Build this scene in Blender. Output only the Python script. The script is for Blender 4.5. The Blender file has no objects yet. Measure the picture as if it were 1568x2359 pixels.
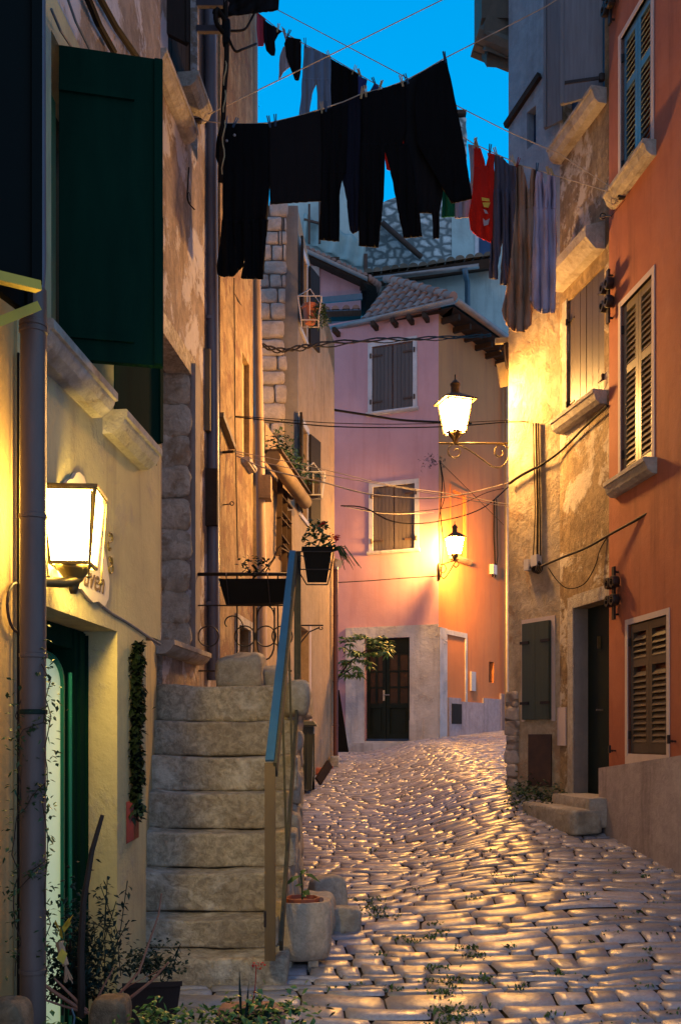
import bpy, bmesh, math, random
from mathutils import Vector, Matrix, noise

# ------------------------------------------------------------------ basics
F, CX, HV, E = 2235.0, 784.0, 1700.0, 1.375     # lens (px), optical axis, horizon row, eye height
R = random.Random(11)
scene = bpy.context.scene
COL = scene.collection
OFF = {}

def P(u, v, d):
    return Vector(((u - CX) * d / F, d, E + (HV - v) * d / F))

def lerp(a, b, t): return a + (b - a) * t

def interp(x, xs, ys):
    if x <= xs[0]: return ys[0]
    for i in range(1, len(xs)):
        if x <= xs[i]:
            return lerp(ys[i-1], ys[i], (x - xs[i-1]) / (xs[i] - xs[i-1]))
    return ys[-1]

def zg(x, y):
    """height of the street"""
    base = 0.0726 * (y - 5.4)
    if y > 20: base -= 0.0
    s = min(1.0, max(0.0, (x - 0.3) / 1.7)); s = s * s * (3 - 2 * s)
    return base + s * interp(y, [5, 9, 10.8, 14, 20, 26], [.08, .25, .42, .42, .32, .25])

class Pl:
    """a vertical wall plane, s = metres along it, o = metres out of it"""
    def __init__(self, x0, y0, x1, y1):
        self.a = Vector((x0, y0, 0)); b = Vector((x1, y1, 0))
        self.L = (b - self.a).length
        self.dir = (b - self.a).normalized()
        n = Vector((self.dir.y, -self.dir.x, 0))
        if n.dot(-self.a) < 0: n = -n
        self.n = n
    def s(self, u, o=0.0):
        k = (u - CX) / F; a = self.a + self.n * o
        return (k * a.y - a.x) / (self.dir.x - k * self.dir.y)
    def d(self, s, o=0.0): return (self.a + self.dir * s + self.n * o).y
    def sz(self, u, v, o=0.0):
        s = self.s(u, o); return s, E + (HV - v) * self.d(s, o) / F
    def pt(self, s, z, o=0.0):
        q = self.a + self.dir * s + self.n * o
        return Vector((q.x, q.y, z))
    def pp(self, u, v, o=0.0):
        s, z = self.sz(u, v, o); return self.pt(s, z, o)

class MB:
    def __init__(self): self.v = []; self.f = []
    def face(self, pts):
        i = len(self.v); self.v += [Vector(p) for p in pts]; self.f.append(tuple(range(i, i + len(pts)))); return self
    def hexa(self, c):
        i = len(self.v); self.v += [Vector(p) for p in c]
        for q in ((0,3,2,1),(4,5,6,7),(0,1,5,4),(1,2,6,5),(2,3,7,6),(3,0,4,7)):
            self.f.append(tuple(i + k for k in q))
        return self
    def box(self, x0, x1, y0, y1, z0, z1):
        return self.hexa([(x0,y0,z0),(x1,y0,z0),(x1,y1,z0),(x0,y1,z0),(x0,y0,z1),(x1,y0,z1),(x1,y1,z1),(x0,y1,z1)])
    def pbox(self, pl, s0, s1, z0, z1, o0, o1):
        return self.hexa([pl.pt(s0,z0,o0),pl.pt(s1,z0,o0),pl.pt(s1,z0,o1),pl.pt(s0,z0,o1),
                          pl.pt(s0,z1,o0),pl.pt(s1,z1,o0),pl.pt(s1,z1,o1),pl.pt(s0,z1,o1)])
    def bar(self, a, b, w, h, up=(0,0,1)):
        a = Vector(a); b = Vector(b); t = (b - a).normalized(); up = Vector(up)
        if abs(t.dot(up)) > .99: up = Vector((0,1,0))
        r = t.cross(up).normalized(); q = r.cross(t).normalized()
        c = []
        for p in (a, b):
            c += [p - r*w/2 - q*h/2, p + r*w/2 - q*h/2, p + r*w/2 + q*h/2, p - r*w/2 + q*h/2]
        return self.hexa(c)
    def tube(self, path, r, n=6, r1=None, cap=True):
        path = [Vector(p) for p in path]; m = len(path); i0 = len(self.v)
        ref = Vector((0,0,1)); prev = None
        for k, p in enumerate(path):
            t = (path[min(k+1, m-1)] - path[max(k-1, 0)])
            t = t.normalized() if t.length > 1e-9 else Vector((0,0,1))
            if prev is None:
                rr = Vector((0,1,0)) if abs(t.z) > .9 else ref
                a = t.cross(rr).normalized()
            else:
                a = prev - t * prev.dot(t)
                a = a.normalized() if a.length > 1e-6 else t.orthogonal().normalized()
            prev = a; b = t.cross(a)
            rad = r if r1 is None else lerp(r, r1, k / max(1, m - 1))
            for j in range(n):
                th = 2*math.pi*j/n
                self.v.append(p + (a*math.cos(th) + b*math.sin(th))*rad)
        for k in range(m-1):
            for j in range(n):
                self.f.append((i0+k*n+j, i0+k*n+(j+1)%n, i0+(k+1)*n+(j+1)%n, i0+(k+1)*n+j))
        if cap:
            self.f.append(tuple(i0+j for j in reversed(range(n))))
            self.f.append(tuple(i0+(m-1)*n+j for j in range(n)))
        return self
    def lathe(self, c, prof, n=16, axis=(0,0,1), sq=0):
        """prof: (radius, height) list; sq>0 squares the section"""
        c = Vector(c); ax = Vector(axis).normalized(); a = ax.orthogonal().normalized() if abs(ax.z) < .99 else Vector((1,0,0)); b = ax.cross(a)
        i0 = len(self.v); m = len(prof)
        for r, h in prof:
            for j in range(n):
                th = 2*math.pi*j/n; cs, sn = math.cos(th), math.sin(th)
                self.v.append(c + ax*h + (a*cs + b*sn)*r)
        for k in range(m-1):
            for j in range(n):
                self.f.append((i0+k*n+j, i0+k*n+(j+1)%n, i0+(k+1)*n+(j+1)%n, i0+(k+1)*n+j))
        self.f.append(tuple(i0+j for j in reversed(range(n))))
        self.f.append(tuple(i0+(m-1)*n+j for j in range(n)))
        return self
    def rough(self, c, size, seed=0, n=6, amp=.02, rnd=6.0, rot=0.0, fr=4.0, tilt=0.0, shape=None):
        """a rounded, knocked-about block; c = centre"""
        c = Vector(c); sx, sy, sz = [q/2 for q in size]; i0 = len(self.v); idx = {}
        M = Matrix.Rotation(rot, 3, 'Z') @ Matrix.Rotation(tilt, 3, 'Y')
        def vid(i, j, k):
            key = (i, j, k)
            if key not in idx:
                p = Vector((2*i/n-1, 2*j/n-1, 2*k/n-1))
                e = rnd; l = (abs(p.x)**e + abs(p.y)**e + abs(p.z)**e)**(1/e)
                p = p / l
                q = Vector((p.x*sx, p.y*sy, p.z*sz))
                if shape: q = shape(q, p)
                nv = noise.noise_vector(q*fr + Vector((seed*7.3, seed*3.1, seed*1.7)))
                nv2 = noise.noise_vector(q*fr*3.1 + Vector((seed*2.3, seed*5.1, seed*1.1)))
                q = q + nv*amp + nv2*amp*.35
                idx[key] = len(self.v); self.v.append(c + M @ q)
            return idx[key]
        for i in range(n):
            for j in range(n):
                self.f.append((vid(i,j,0), vid(i,j+1,0), vid(i+1,j+1,0), vid(i+1,j,0)))
                self.f.append((vid(i,j,n), vid(i+1,j,n), vid(i+1,j+1,n), vid(i,j+1,n)))
                self.f.append((vid(i,0,j), vid(i+1,0,j), vid(i+1,0,j+1), vid(i,0,j+1)))
                self.f.append((vid(i,n,j), vid(i,n,j+1), vid(i+1,n,j+1), vid(i+1,n,j)))
                self.f.append((vid(0,i,j), vid(0,i,j+1), vid(0,i+1,j+1), vid(0,i+1,j)))
                self.f.append((vid(n,i,j), vid(n,i+1,j), vid(n,i+1,j+1), vid(n,i,j+1)))
        return self
    def grid(self, fn, nu, nv):
        i0 = len(self.v)
        for j in range(nv+1):
            for i in range(nu+1): self.v.append(Vector(fn(i/nu, j/nv)))
        for j in range(nv):
            for i in range(nu):
                a = i0 + j*(nu+1) + i; self.f.append((a, a+1, a+nu+2, a+nu+1))
        return self
    def leaf(self, p, dirv, w, l, droop=.25):
        d = Vector(dirv).normalized(); side = d.cross(Vector((0,0,1)))
        side = side.normalized() if side.length > 1e-3 else Vector((1,0,0))
        side = (side + Vector((R.uniform(-.6,.6), R.uniform(-.6,.6), R.uniform(-.6,.6)))).normalized()
        up = d.cross(side).normalized()
        p = Vector(p); i = len(self.v)
        self.v += [p, p + d*l*.5 + side*w*.5 + up*w*.12, p + d*l - Vector((0,0,droop*l)), p + d*l*.5 - side*w*.5 + up*w*.12, p + d*l*.5 - up*w*.06]
        self.f += [(i, i+1, i+4), (i+1, i+2, i+4), (i+2, i+3, i+4), (i+3, i, i+4)]
        return self

def mk(name, mb, mat, parent=None, label=None, cat=None, group=None, kind=None, smooth=False, angle=None, solid=None, sub=0):
    vs = mb.v
    if parent is not None:
        off = OFF[parent.name]
    else:
        off = Vector(((min(p.x for p in vs)+max(p.x for p in vs))/2, (min(p.y for p in vs)+max(p.y for p in vs))/2, min(p.z for p in vs)))
    me = bpy.data.meshes.new(name)
    me.from_pydata([tuple(p - off) for p in vs], [], mb.f)
    me.materials.append(mat)
    bm = bmesh.new(); bm.from_mesh(me)
    bmesh.ops.recalc_face_normals(bm, faces=bm.faces)
    if smooth:
        for f in bm.faces: f.smooth = True
    if angle is not None:
        for e in bm.edges:
            e.smooth = not (len(e.link_faces) == 2 and e.calc_face_angle(0) > math.radians(angle))
    bm.to_mesh(me); bm.free()
    o = bpy.data.objects.new(name, me); COL.objects.link(o)
    if parent is not None: o.parent = parent
    else: o.location = off
    OFF[o.name] = off
    if label: o['label'] = label
    if cat: o['category'] = cat
    if group: o['group'] = group
    if kind: o['kind'] = kind
    if solid:
        m = o.modifiers.new('thick', 'SOLIDIFY'); m.thickness = solid; m.offset = 0
    if sub:
        m = o.modifiers.new('sub', 'SUBSURF'); m.levels = m.render_levels = sub
    return o

def thing(name, label, cat, loc, group=None):
    o = bpy.data.objects.new(name, None); COL.objects.link(o)
    o.location = Vector(loc); o.empty_display_size = .1
    OFF[o.name] = Vector(loc); o['label'] = label; o['category'] = cat
    if group: o['group'] = group
    return o

def spiral(c, ax, ay, r0, r1, a0, a1, n=20):
    c = Vector(c); ax = Vector(ax); ay = Vector(ay); out = []
    for i in range(n+1):
        t = i/n; r = lerp(r0, r1, t); a = lerp(a0, a1, t)
        out.append(c + ax*math.cos(a)*r + ay*math.sin(a)*r)
    return out

def sag(a, b, s, n=14, wob=0):
    a = Vector(a); b = Vector(b)
    return [a.lerp(b, i/n) + Vector((0, 0, -4*s*(i/n)*(1-i/n))) for i in range(n+1)]

# ------------------------------------------------------------------ materials
def L(c):  # sRGB 0-255 -> linear
    return tuple((x/255/12.92 if x <= 10 else ((x/255+.055)/1.055)**2.4) for x in c)

def nt(name):
    m = bpy.data.materials.new(name); m.use_nodes = True
    t = m.node_tree; t.nodes.clear()
    out = t.nodes.new('ShaderNodeOutputMaterial'); b = t.nodes.new('ShaderNodeBsdfPrincipled')
    t.links.new(b.outputs[0], out.inputs[0])
    return m, t, b

def ramp(t, src, lo, hi, c0=(0,0,0,1), c1=(1,1,1,1)):
    r = t.nodes.new('ShaderNodeValToRGB'); e = r.color_ramp.elements
    e[0].position = lo; e[1].position = hi; e[0].color = c0; e[1].color = c1
    t.links.new(src, r.inputs[0]); return r.outputs[0]

def nz(t, vec, scale, detail=5, rough=.6, dist=0):
    n = t.nodes.new('ShaderNodeTexNoise'); n.inputs['Scale'].default_value = scale
    n.inputs['Detail'].default_value = detail; n.inputs['Roughness'].default_value = rough; n.inputs['Distortion'].default_value = dist
    t.links.new(vec, n.inputs['Vector']); return n.outputs['Fac']

def coords(t, st=(1,1,1), loc=(0,0,0)):
    tc = t.nodes.new('ShaderNodeTexCoord'); mp = t.nodes.new('ShaderNodeMapping')
    mp.inputs['Scale'].default_value = st; mp.inputs['Location'].default_value = loc
    t.links.new(tc.outputs['Object'], mp.inputs[0]); return mp.outputs[0]

def mix(t, fac, a, b):
    m = t.nodes.new('ShaderNodeMix'); m.data_type = 'RGBA'
    if hasattr(fac, 'links'): t.links.new(fac, m.inputs[0])
    else: m.inputs[0].default_value = fac
    for k, x in ((6, a), (7, b)):
        if hasattr(x, 'links'): t.links.new(x, m.inputs[k])
        else: m.inputs[k].default_value = (*x[:3], 1)
    return m.outputs[2]

def math_(t, op, a, b):
    m = t.nodes.new('ShaderNodeMath'); m.operation = op
    for k, x in enumerate((a, b)):
        if hasattr(x, 'links'): t.links.new(x, m.inputs[k])
        else: m.inputs[k].default_value = x
    return m.outputs[0]

def bumpn(t, b, h, strength, dist, prev=None):
    n = t.nodes.new('ShaderNodeBump'); n.inputs['Strength'].default_value = strength; n.inputs['Distance'].default_value = dist
    t.links.new(h, n.inputs['Height'])
    if prev: t.links.new(prev, n.inputs['Normal'])
    t.links.new(n.outputs[0], b.inputs['Normal']); return n.outputs[0]

MATS = {}
def plaster(name, c1, c2, c3=None, s=1.3, patch=(.56,.6), ps=.9, rough=.85, bump=.5, fine=45, streak=.35, stc=None, spec=.25, grain=.08, seed=0, pit=None):
    """weathered wall: slow tone changes, vertical streaks, patches of a third colour, rough surface"""
    m, t, b = nt(name)
    v = coords(t, loc=(seed*3.1, seed*1.7, seed*.9)); vs = coords(t, (3.2, 3.2, .35), (seed, 0, 0))
    col = mix(t, ramp(t, nz(t, v, s, 6, .62), .35, .65), c1, c2)
    if stc is None: stc = tuple(x*.55 for x in c2)
    sk = math_(t, 'MULTIPLY', ramp(t, nz(t, vs, 1.6, 6, .65), .5, .72), streak)
    col = mix(t, sk, col, stc)
    g = ramp(t, nz(t, v, 30, 4, .7), .3, .7)
    col = mix(t, math_(t, 'MULTIPLY', g, grain), col, tuple(x*.3 for x in c1))
    h = nz(t, v, fine, 6, .65)
    if pit:
        pn = ramp(t, nz(t, v, pit[0], 7, .75, .4), .40, .60)
        col = mix(t, math_(t, 'MULTIPLY', math_(t, 'SUBTRACT', 1.0, pn), pit[1]), col, tuple(x*.28 for x in c2))
        h = math_(t, 'ADD', math_(t, 'MULTIPLY', pn, 1.2), h)
    if c3 is not None:
        pm = ramp(t, nz(t, v, ps, 8, .68, .3), patch[0], patch[1])
        col = mix(t, pm, col, c3)
        nb = bumpn(t, b, pm, bump*.8, .012)
        nb = bumpn(t, b, h, bump, .006, nb)
    else:
        nb = bumpn(t, b, h, bump, .006)
    bumpn(t, b, nz(t, v, 5, 4, .6), bump*.6, .03, nb)
    t.links.new(col, b.inputs['Base Color'])
    b.inputs['Roughness'].default_value = rough; b.inputs['Specular IOR Level'].default_value = spec
    return m

def simple(name, c, c2=None, rough=.6, metal=0, bump=.15, bs=60, spec=.4, s=6, st=(1,1,1), isl=0.0, rv=0.0, bd=.004, coat=0, trans=0, sheen=0):
    m, t, b = nt(name); v = coords(t, st)
    c2 = c2 or tuple(x*.6 for x in c)
    col = mix(t, ramp(t, nz(t, v, s, 6, .65), .3, .7), c, c2)
    if isl:
        g = t.nodes.new('ShaderNodeNewGeometry')
        f = math_(t, 'MULTIPLY', g.outputs['Random Per Island'], isl)
        col = mix(t, f, col, tuple(x*.25 for x in c))
    t.links.new(col, b.inputs['Base Color'])
    b.inputs['Roughness'].default_value = rough; b.inputs['Metallic'].default_value = metal
    b.inputs['Specular IOR Level'].default_value = spec
    if coat: b.inputs['Coat Weight'].default_value = coat
    if trans:
        b.inputs['Subsurface Weight'].default_value = 0
    if rv:
        r = math_(t, 'MULTIPLY_ADD', nz(t, v, s*2, 4, .6), rv); r.node.inputs[2].default_value = rough - rv/2
        t.links.new(r, b.inputs['Roughness'])
    bumpn(t, b, nz(t, v, bs, 5, .6), bump, bd)
    return m

def stonewall(name, c1, c2, mortar, sc=(3.0,3.0,5.2), rough=.85, bump=1.0, edge=.06):
    m, t, b = nt(name); v0 = coords(t, sc)
    nn = t.nodes.new('ShaderNodeTexNoise'); nn.inputs['Scale'].default_value = 1.2; t.links.new(v0, nn.inputs['Vector'])
    va = t.nodes.new('ShaderNodeVectorMath'); va.operation = 'MULTIPLY_ADD'
    t.links.new(nn.outputs['Color'], va.inputs[0]); va.inputs[1].default_value = (.5,.5,.5); t.links.new(v0, va.inputs[2])
    de = t.nodes.new('ShaderNodeTexVoronoi'); de.feature = 'DISTANCE_TO_EDGE'; de.inputs['Scale'].default_value = 1
    vc = t.nodes.new('ShaderNodeTexVoronoi'); vc.inputs['Scale'].default_value = 1
    t.links.new(va.outputs[0], de.inputs['Vector']); t.links.new(va.outputs[0], vc.inputs['Vector'])
    sp = t.nodes.new('ShaderNodeSeparateColor'); t.links.new(vc.outputs['Color'], sp.inputs[0])
    vv = coords(t)
    col = mix(t, sp.outputs[0], c1, c2)
    col = mix(t, math_(t, 'MULTIPLY', ramp(t, nz(t, vv, 14, 6, .7), .4, .7), .5), col, tuple(x*.5 for x in c2))
    em = ramp(t, de.outputs['Distance'], edge*.4, edge*1.6)
    col = mix(t, em, mortar, col)
    t.links.new(col, b.inputs['Base Color']); b.inputs['Roughness'].default_value = rough
    b.inputs['Specular IOR Level'].default_value = .25
    nb = bumpn(t, b, em, bump, .03)
    nb = bumpn(t, b, nz(t, vv, 22, 6, .7), bump*.6, .012, nb)
    return m

def emis(name, c, s, base=(.8,.8,.8)):
    m, t, b = nt(name)
    b.inputs['Base Color'].default_value = (*base, 1); b.inputs['Emission Color'].default_value = (*c, 1)
    b.inputs['Emission Strength'].default_value = s; b.inputs['Roughness'].default_value = .3
    return m

M = {}
M['ochre'] = plaster('ochre plaster', (.62,.36,.13), (.55,.34,.15), streak=.2, seed=1)
M['cream'] = plaster('cream plaster', (.56,.47,.24), (.42,.35,.20), (.36,.30,.22), s=1.6, ps=1.8, patch=(.56,.68), streak=.65, stc=(.24,.19,.13), seed=2, bump=.6)
M['peel'] = plaster('peeling plaster', (.44,.34,.27), (.28,.20,.15), (.50,.45,.45), s=2.2, ps=2.1, patch=(.5,.55), streak=.75, stc=(.13,.08,.065), seed=3, bump=.7, fine=30, pit=(7,.45))
M['oldwall'] = plaster('flaking ochre wall', (.46,.34,.19), (.25,.16,.085), (.52,.45,.36), s=2.6, ps=1.7, patch=(.52,.57), streak=.7, stc=(.13,.08,.045), seed=4, bump=.7, fine=26, pit=(9,.5))
M['oldpale'] = plaster('pale patched plaster', (.56,.47,.34), (.40,.30,.18), (.33,.22,.13), s=1.8, ps=1.6, patch=(.54,.60), streak=.5, stc=(.25,.17,.1), seed=5, bump=.6, fine=28, pit=(7,.4))
M['greyup'] = plaster('grey render', (.36,.40,.44), (.28,.31,.35), (.33,.33,.34), ps=1.2, streak=.5, seed=6, s=1.2, pit=(7,.25))
M['terra'] = plaster('terracotta plaster', (.44,.155,.085), (.34,.11,.065), (.40,.155,.10), s=1.1, ps=1.3, patch=(.48,.75), streak=.75, stc=(.20,.07,.045), seed=7, bump=.3, fine=60, grain=.12)
M['tan'] = plaster('tan plaster', (.42,.29,.17), (.33,.22,.12), (.36,.25,.17), s=1.3, ps=1.0, patch=(.55,.65), streak=.6, stc=(.16,.1,.06), seed=8, bump=.4, pit=(8,.25))
M['amber'] = plaster('amber plaster', (.52,.38,.20), (.33,.20,.095), (.22,.12,.065), s=2.2, ps=2.4, patch=(.56,.61), streak=.8, stc=(.17,.09,.04), seed=9, bump=.6, pit=(7,.5))
M['pink'] = plaster('pink plaster', (.55,.32,.34), (.46,.26,.28), s=.8, streak=.35, stc=(.36,.16,.16), seed=10, bump=.25, grain=.04)
M['pinkside_lampglow'] = plaster('pink plaster with lamp glow tint', (.62,.235,.08), (.54,.195,.065), s=.6, streak=.3, stc=(.3,.1,.06), seed=12, bump=.3, grain=.04)  # orange glow of the corner lantern is put into this side wall colour
M['whitestone'] = plaster('limewashed base', (.56,.55,.55), (.42,.40,.39), (.34,.31,.29), s=2.5, ps=2.5, patch=(.6,.68), streak=.6, stc=(.25,.22,.2), seed=13, bump=1.0, fine=24)
M['plinth'] = plaster('rendered plinth', (.47,.40,.41), (.38,.32,.33), (.42,.35,.34), s=1.6, ps=2, patch=(.55,.7), streak=.75, stc=(.20,.16,.16), seed=14, bump=.4, pit=(9,.25))
M['teal'] = plaster('blue grey render', (.40,.52,.50), (.32,.42,.41), (.27,.34,.33), s=.8, ps=.7, patch=(.55,.7), streak=.5, seed=15, bump=.5)
M['stonetrim'] = plaster('limestone', (.55,.50,.44), (.44,.38,.32), (.32,.26,.2), s=5, ps=5, patch=(.58,.68), streak=.4, stc=(.2,.15,.11), seed=16, bump=.8, fine=40, pit=(14,.3))
M['step'] = plaster('pitted limestone', (.72,.62,.46), (.52,.42,.30), (.76,.69,.57), s=3, ps=3.4, patch=(.53,.66), streak=.3, stc=(.12,.1,.075), seed=17, bump=.75, fine=34, grain=.2, pit=(20,.62))
M['rock'] = plaster('rough pale rock', (.56,.51,.43), (.40,.35,.27), (.24,.2,.16), s=5, ps=5, patch=(.55,.7), streak=.2, seed=18, bump=.55, fine=30, grain=.2, pit=(18,.35))
M['potstone'] = plaster('hewn limestone pot', (.78,.62,.44), (.66,.50,.35), s=8, streak=.1, seed=19, bump=.6, fine=38, grain=.15, pit=(34,.35))
M['rubble'] = stonewall('rubble masonry', (.52,.46,.41), (.40,.34,.29), (.26,.21,.17), sc=(1.5,1.1,3.4), edge=.05)
M['quoin'] = plaster('rough quoin stones', (.66,.60,.50), (.46,.38,.28), (.30,.22,.14), s=6, ps=5, patch=(.52,.62), streak=.2, seed=31, bump=.7, fine=26, pit=(12,.5))
M['bluerubble'] = stonewall('weathered rubble wall', (.60,.66,.64), (.36,.42,.41), (.12,.15,.15), sc=(2.9,2.9,4.4), edge=.16, bump=.35)
M['greytrim'] = plaster('grey mortar', (.28,.24,.22), (.22,.19,.18), s=4, seed=20, bump=.8)
M['wood_dark'] = simple('dark stained wood', (.03,.022,.018), (.018,.014,.012), rough=.75, spec=.1, st=(6,6,.6), bump=.3)
M['wood_green'] = simple('dark green paint', (.004,.026,.016), (.0025,.017,.011), rough=.8, spec=.02, st=(3,3,.5), bump=.25, s=3, bs=30)
M['wood_black'] = simple('black green paint', (.001,.004,.0035), (.001,.003,.003), rough=.7, spec=.1, bump=.2)
M['door_green'] = simple('door green paint', (.008,.016,.012), (.006,.011,.009), rough=.5, spec=.2, bump=.1)
M['shop_green'] = simple('bright green frame paint', (.01,.19,.10), (.01,.13,.08), rough=.35, bump=.05)
M['wood_grey'] = simple('grey brown shutter wood', (.08,.055,.036), (.055,.04,.028), rough=.42, st=(9,9,.5), bump=.4, isl=.35)
M['wood_plum'] = simple('faded violet grey shutter paint', (.11,.09,.085), (.085,.068,.065), rough=.65, st=(7,7,.5), bump=.35, isl=.3)
M['louvre'] = simple('olive brown louvre paint', (.21,.165,.09), (.15,.115,.065), rough=.42, spec=.4, bump=.1)
M['louvre_blue'] = simple('blue grey louvre paint', (.07,.12,.16), (.05,.09,.12), rough=.33, spec=.6, bump=.1)
M['louvre_dark'] = simple('brown louvre paint', (.085,.062,.042), (.06,.045,.03), rough=.38, spec=.5, bump=.1)
M['shut_green'] = simple('grey green shutter paint', (.055,.07,.045), (.04,.05,.033), rough=.5, st=(6,6,.5), bump=.3)
M['shut_grey'] = simple('weathered grey shutter boards', (.22,.22,.24), (.16,.155,.17), rough=.7, st=(6,6,.4), bump=.4)
M['roofwood'] = simple('old roof timber', (.06,.038,.026), (.035,.022,.016), rough=.85, spec=.1, bump=.5, st=(1,1,1))
M['tile'] = simple('clay roof tiles', (.40,.22,.16), (.26,.15,.12), rough=.75, bump=.5, s=3, isl=.45)
M['tile_old'] = simple('mossy clay roof tiles', (.22,.17,.12), (.10,.10,.08), rough=.85, bump=.7, s=4, isl=.5)
M['zinc'] = simple('zinc gutter', (.34,.30,.28), (.26,.22,.2), rough=.45, metal=.6, bump=.1)
M['pipe_blue'] = simple('painted downpipe', (.13,.125,.15), (.10,.09,.11), rough=.38, bump=.12, spec=.5, st=(1,1,.4))
M['pipe_near'] = simple('weathered grey downpipe', (.15,.10,.085), (.09,.06,.05), rough=.45, bump=.2, spec=.45, st=(2,2,.5), s=3)
M['pipe_tan'] = simple('tan downpipe', (.42,.30,.20), (.34,.23,.15), rough=.5, bump=.1)
M['pipe_red'] = simple('rust red downpipe', (.14,.045,.035), (.09,.035,.03), rough=.5, bump=.2)
M['iron'] = simple('black iron', (.02,.018,.018), (.05,.03,.022), rough=.5, metal=.5, bump=.3)
M['iron_rust'] = simple('rusty iron', (.09,.045,.025), (.04,.025,.02), rough=.7, bump=.4)
M['brassiron'] = simple('dull bronze lantern frame', (.16,.12,.05), (.10,.075,.035), rough=.4, metal=.6, bump=.1)
M['lampiron'] = simple('dark lamp iron', (.07,.045,.02), (.045,.03,.015), rough=.7, spec=.2, bump=.1)
M['cable'] = simple('black cable', (.02,.014,.010), rough=.8, spec=.12, bump=0)
M['cable_tan'] = simple('pale washing line', (.5,.4,.3), rough=.7, bump=0)
M['plasticbox'] = simple('grey white plastic', (.5,.47,.45), (.45,.42,.4), rough=.5, bump=0)
M['plastic_black'] = simple('black plastic', (.006,.005,.006), rough=.7, spec=.12, bump=.1)
M['binplastic'] = simple('dark olive plastic', (.055,.06,.035), (.045,.05,.03), rough=.45, bump=.1)
M['handrail'] = simple('sky tinted flat handrail', (.04,.12,.22), (.03,.09,.17), rough=.33, spec=.7, bump=.15, bs=25)  # blue of the reflected sky is put into the base colour
M['post'] = simple('brown painted post', (.17,.11,.045), (.11,.072,.033), rough=.5, bump=.3, st=(3,3,.6))
M['mossywood'] = simple('mossy old board', (.10,.085,.045), (.05,.045,.03), rough=.8, bump=.5, st=(4,4,4))
M['terracotta_pot'] = simple('terracotta', (.45,.13,.06), (.36,.1,.05), rough=.7, bump=.3)
M['brownbox'] = simple('brown planter', (.035,.018,.014), (.025,.014,.012), rough=.6, bump=.3)
M['red'] = simple('red paint', (.20,.025,.012), rough=.5)
M['leaf'] = simple('green leaves', (.035,.085,.022), (.02,.05,.018), rough=.5, bump=0, isl=.5)
M['leaf_bright'] = simple('bright green leaves', (.10,.20,.035), (.06,.14,.03), rough=.45, bump=0, isl=.4)
M['leaf_dark'] = simple('dark blue green leaves', (.012,.036,.024), (.008,.024,.02), rough=.6, spec=.2, bump=0, isl=.5)
M['grass'] = simple('weeds', (.08,.17,.035), (.05,.11,.025), rough=.6, bump=0, isl=.5)
M['stem'] = simple('dry stems', (.42,.20,.13), (.28,.13,.09), rough=.7, bump=.2)
M['stem_dark'] = simple('dark stick', (.05,.03,.02), rough=.8, bump=.4)
M['flower_red'] = simple('red petals', (.55,.015,.01), (.4,.01,.01), rough=.6, bump=0)
M['flower_yellow'] = simple('yellow petals', (.6,.42,.04), (.5,.3,.03), rough=.6, bump=0)
M['corn'] = simple('dry husk', (.5,.34,.2), (.4,.2,.12), rough=.8, bump=.3)
def cloth(name, c): return simple(name, c, tuple(x*.8 for x in c), rough=.9, spec=.1, bump=.3, bs=220, s=3, bd=.002)
M['c_black'] = cloth('black cloth', (.004,.004,.005))
M['c_black2'] = cloth('washed black cloth', (.010,.009,.010))
M['c_navy'] = cloth('navy cloth', (.008,.009,.018))
M['c_jeans'] = cloth('pale denim', (.16,.24,.36))
M['c_blue'] = cloth('blue cloth', (.03,.05,.18))
M['c_red'] = cloth('red cloth', (.55,.02,.012))
M['c_pinkcl'] = cloth('raspberry cloth', (.45,.06,.10))
M['c_grey'] = cloth('slate grey cloth', (.09,.085,.12))
M['c_brown'] = cloth('fawn cloth', (.36,.22,.15))
M['c_lav'] = cloth('lavender cloth', (.46,.40,.52))
M['c_light'] = cloth('pale grey cloth', (.38,.36,.42))
M['c_green'] = cloth('green cloth', (.01,.14,.07))
M['c_yel'] = cloth('yellow print', (.7,.5,.08))
M['peg_wood'] = simple('peg wood', (.55,.42,.22), rough=.7, bump=0)
M['peg_blue'] = simple('peg blue plastic', (.03,.08,.16), rough=.5, bump=0)
M['glow'] = emis('glowing lantern glass', (1.0,.50,.13), 600)
M['glow2'] = emis('glowing small lantern glass', (1.0,.46,.09), 1150)
M['glow_near'] = emis('glowing shop lantern glass', (1.0,.68,.15), 120)
M['shopglow'] = emis('lit display panel', (.72,1.0,.55), .22)
M['glass'] = simple('dark window glass', (.01,.012,.012), rough=.08, spec=.7, bump=0)
M['doorglass'] = simple('brown door glass', (.05,.03,.022), (.035,.02,.016), rough=.25, spec=.6, bump=.3, bs=90)
M['whiteframe'] = plaster('white stone surround', (.56,.55,.56), (.46,.44,.45), (.34,.32,.32), s=5, ps=5, patch=(.6,.7), streak=.4, seed=21, bump=.4)
M['frame_pink'] = plaster('pale render surround', (.60,.50,.47), (.54,.44,.41), s=2, streak=.2, seed=22, bump=.2)
M['signwhite'] = plaster('painted sign board', (.62,.50,.42), (.55,.44,.38), s=5, streak=.1, seed=23, bump=.1)
M['interior'] = simple('dark interior', (.02,.015,.012), rough=.9, bump=0)
M['blueshade'] = simple('blue painted shutter', (.02,.06,.14), rough=.6)
M['canvas'] = simple('printed tarpaulin', (.30,.42,.40), (.2,.3,.3), rough=.7, s=1.5)

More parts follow.
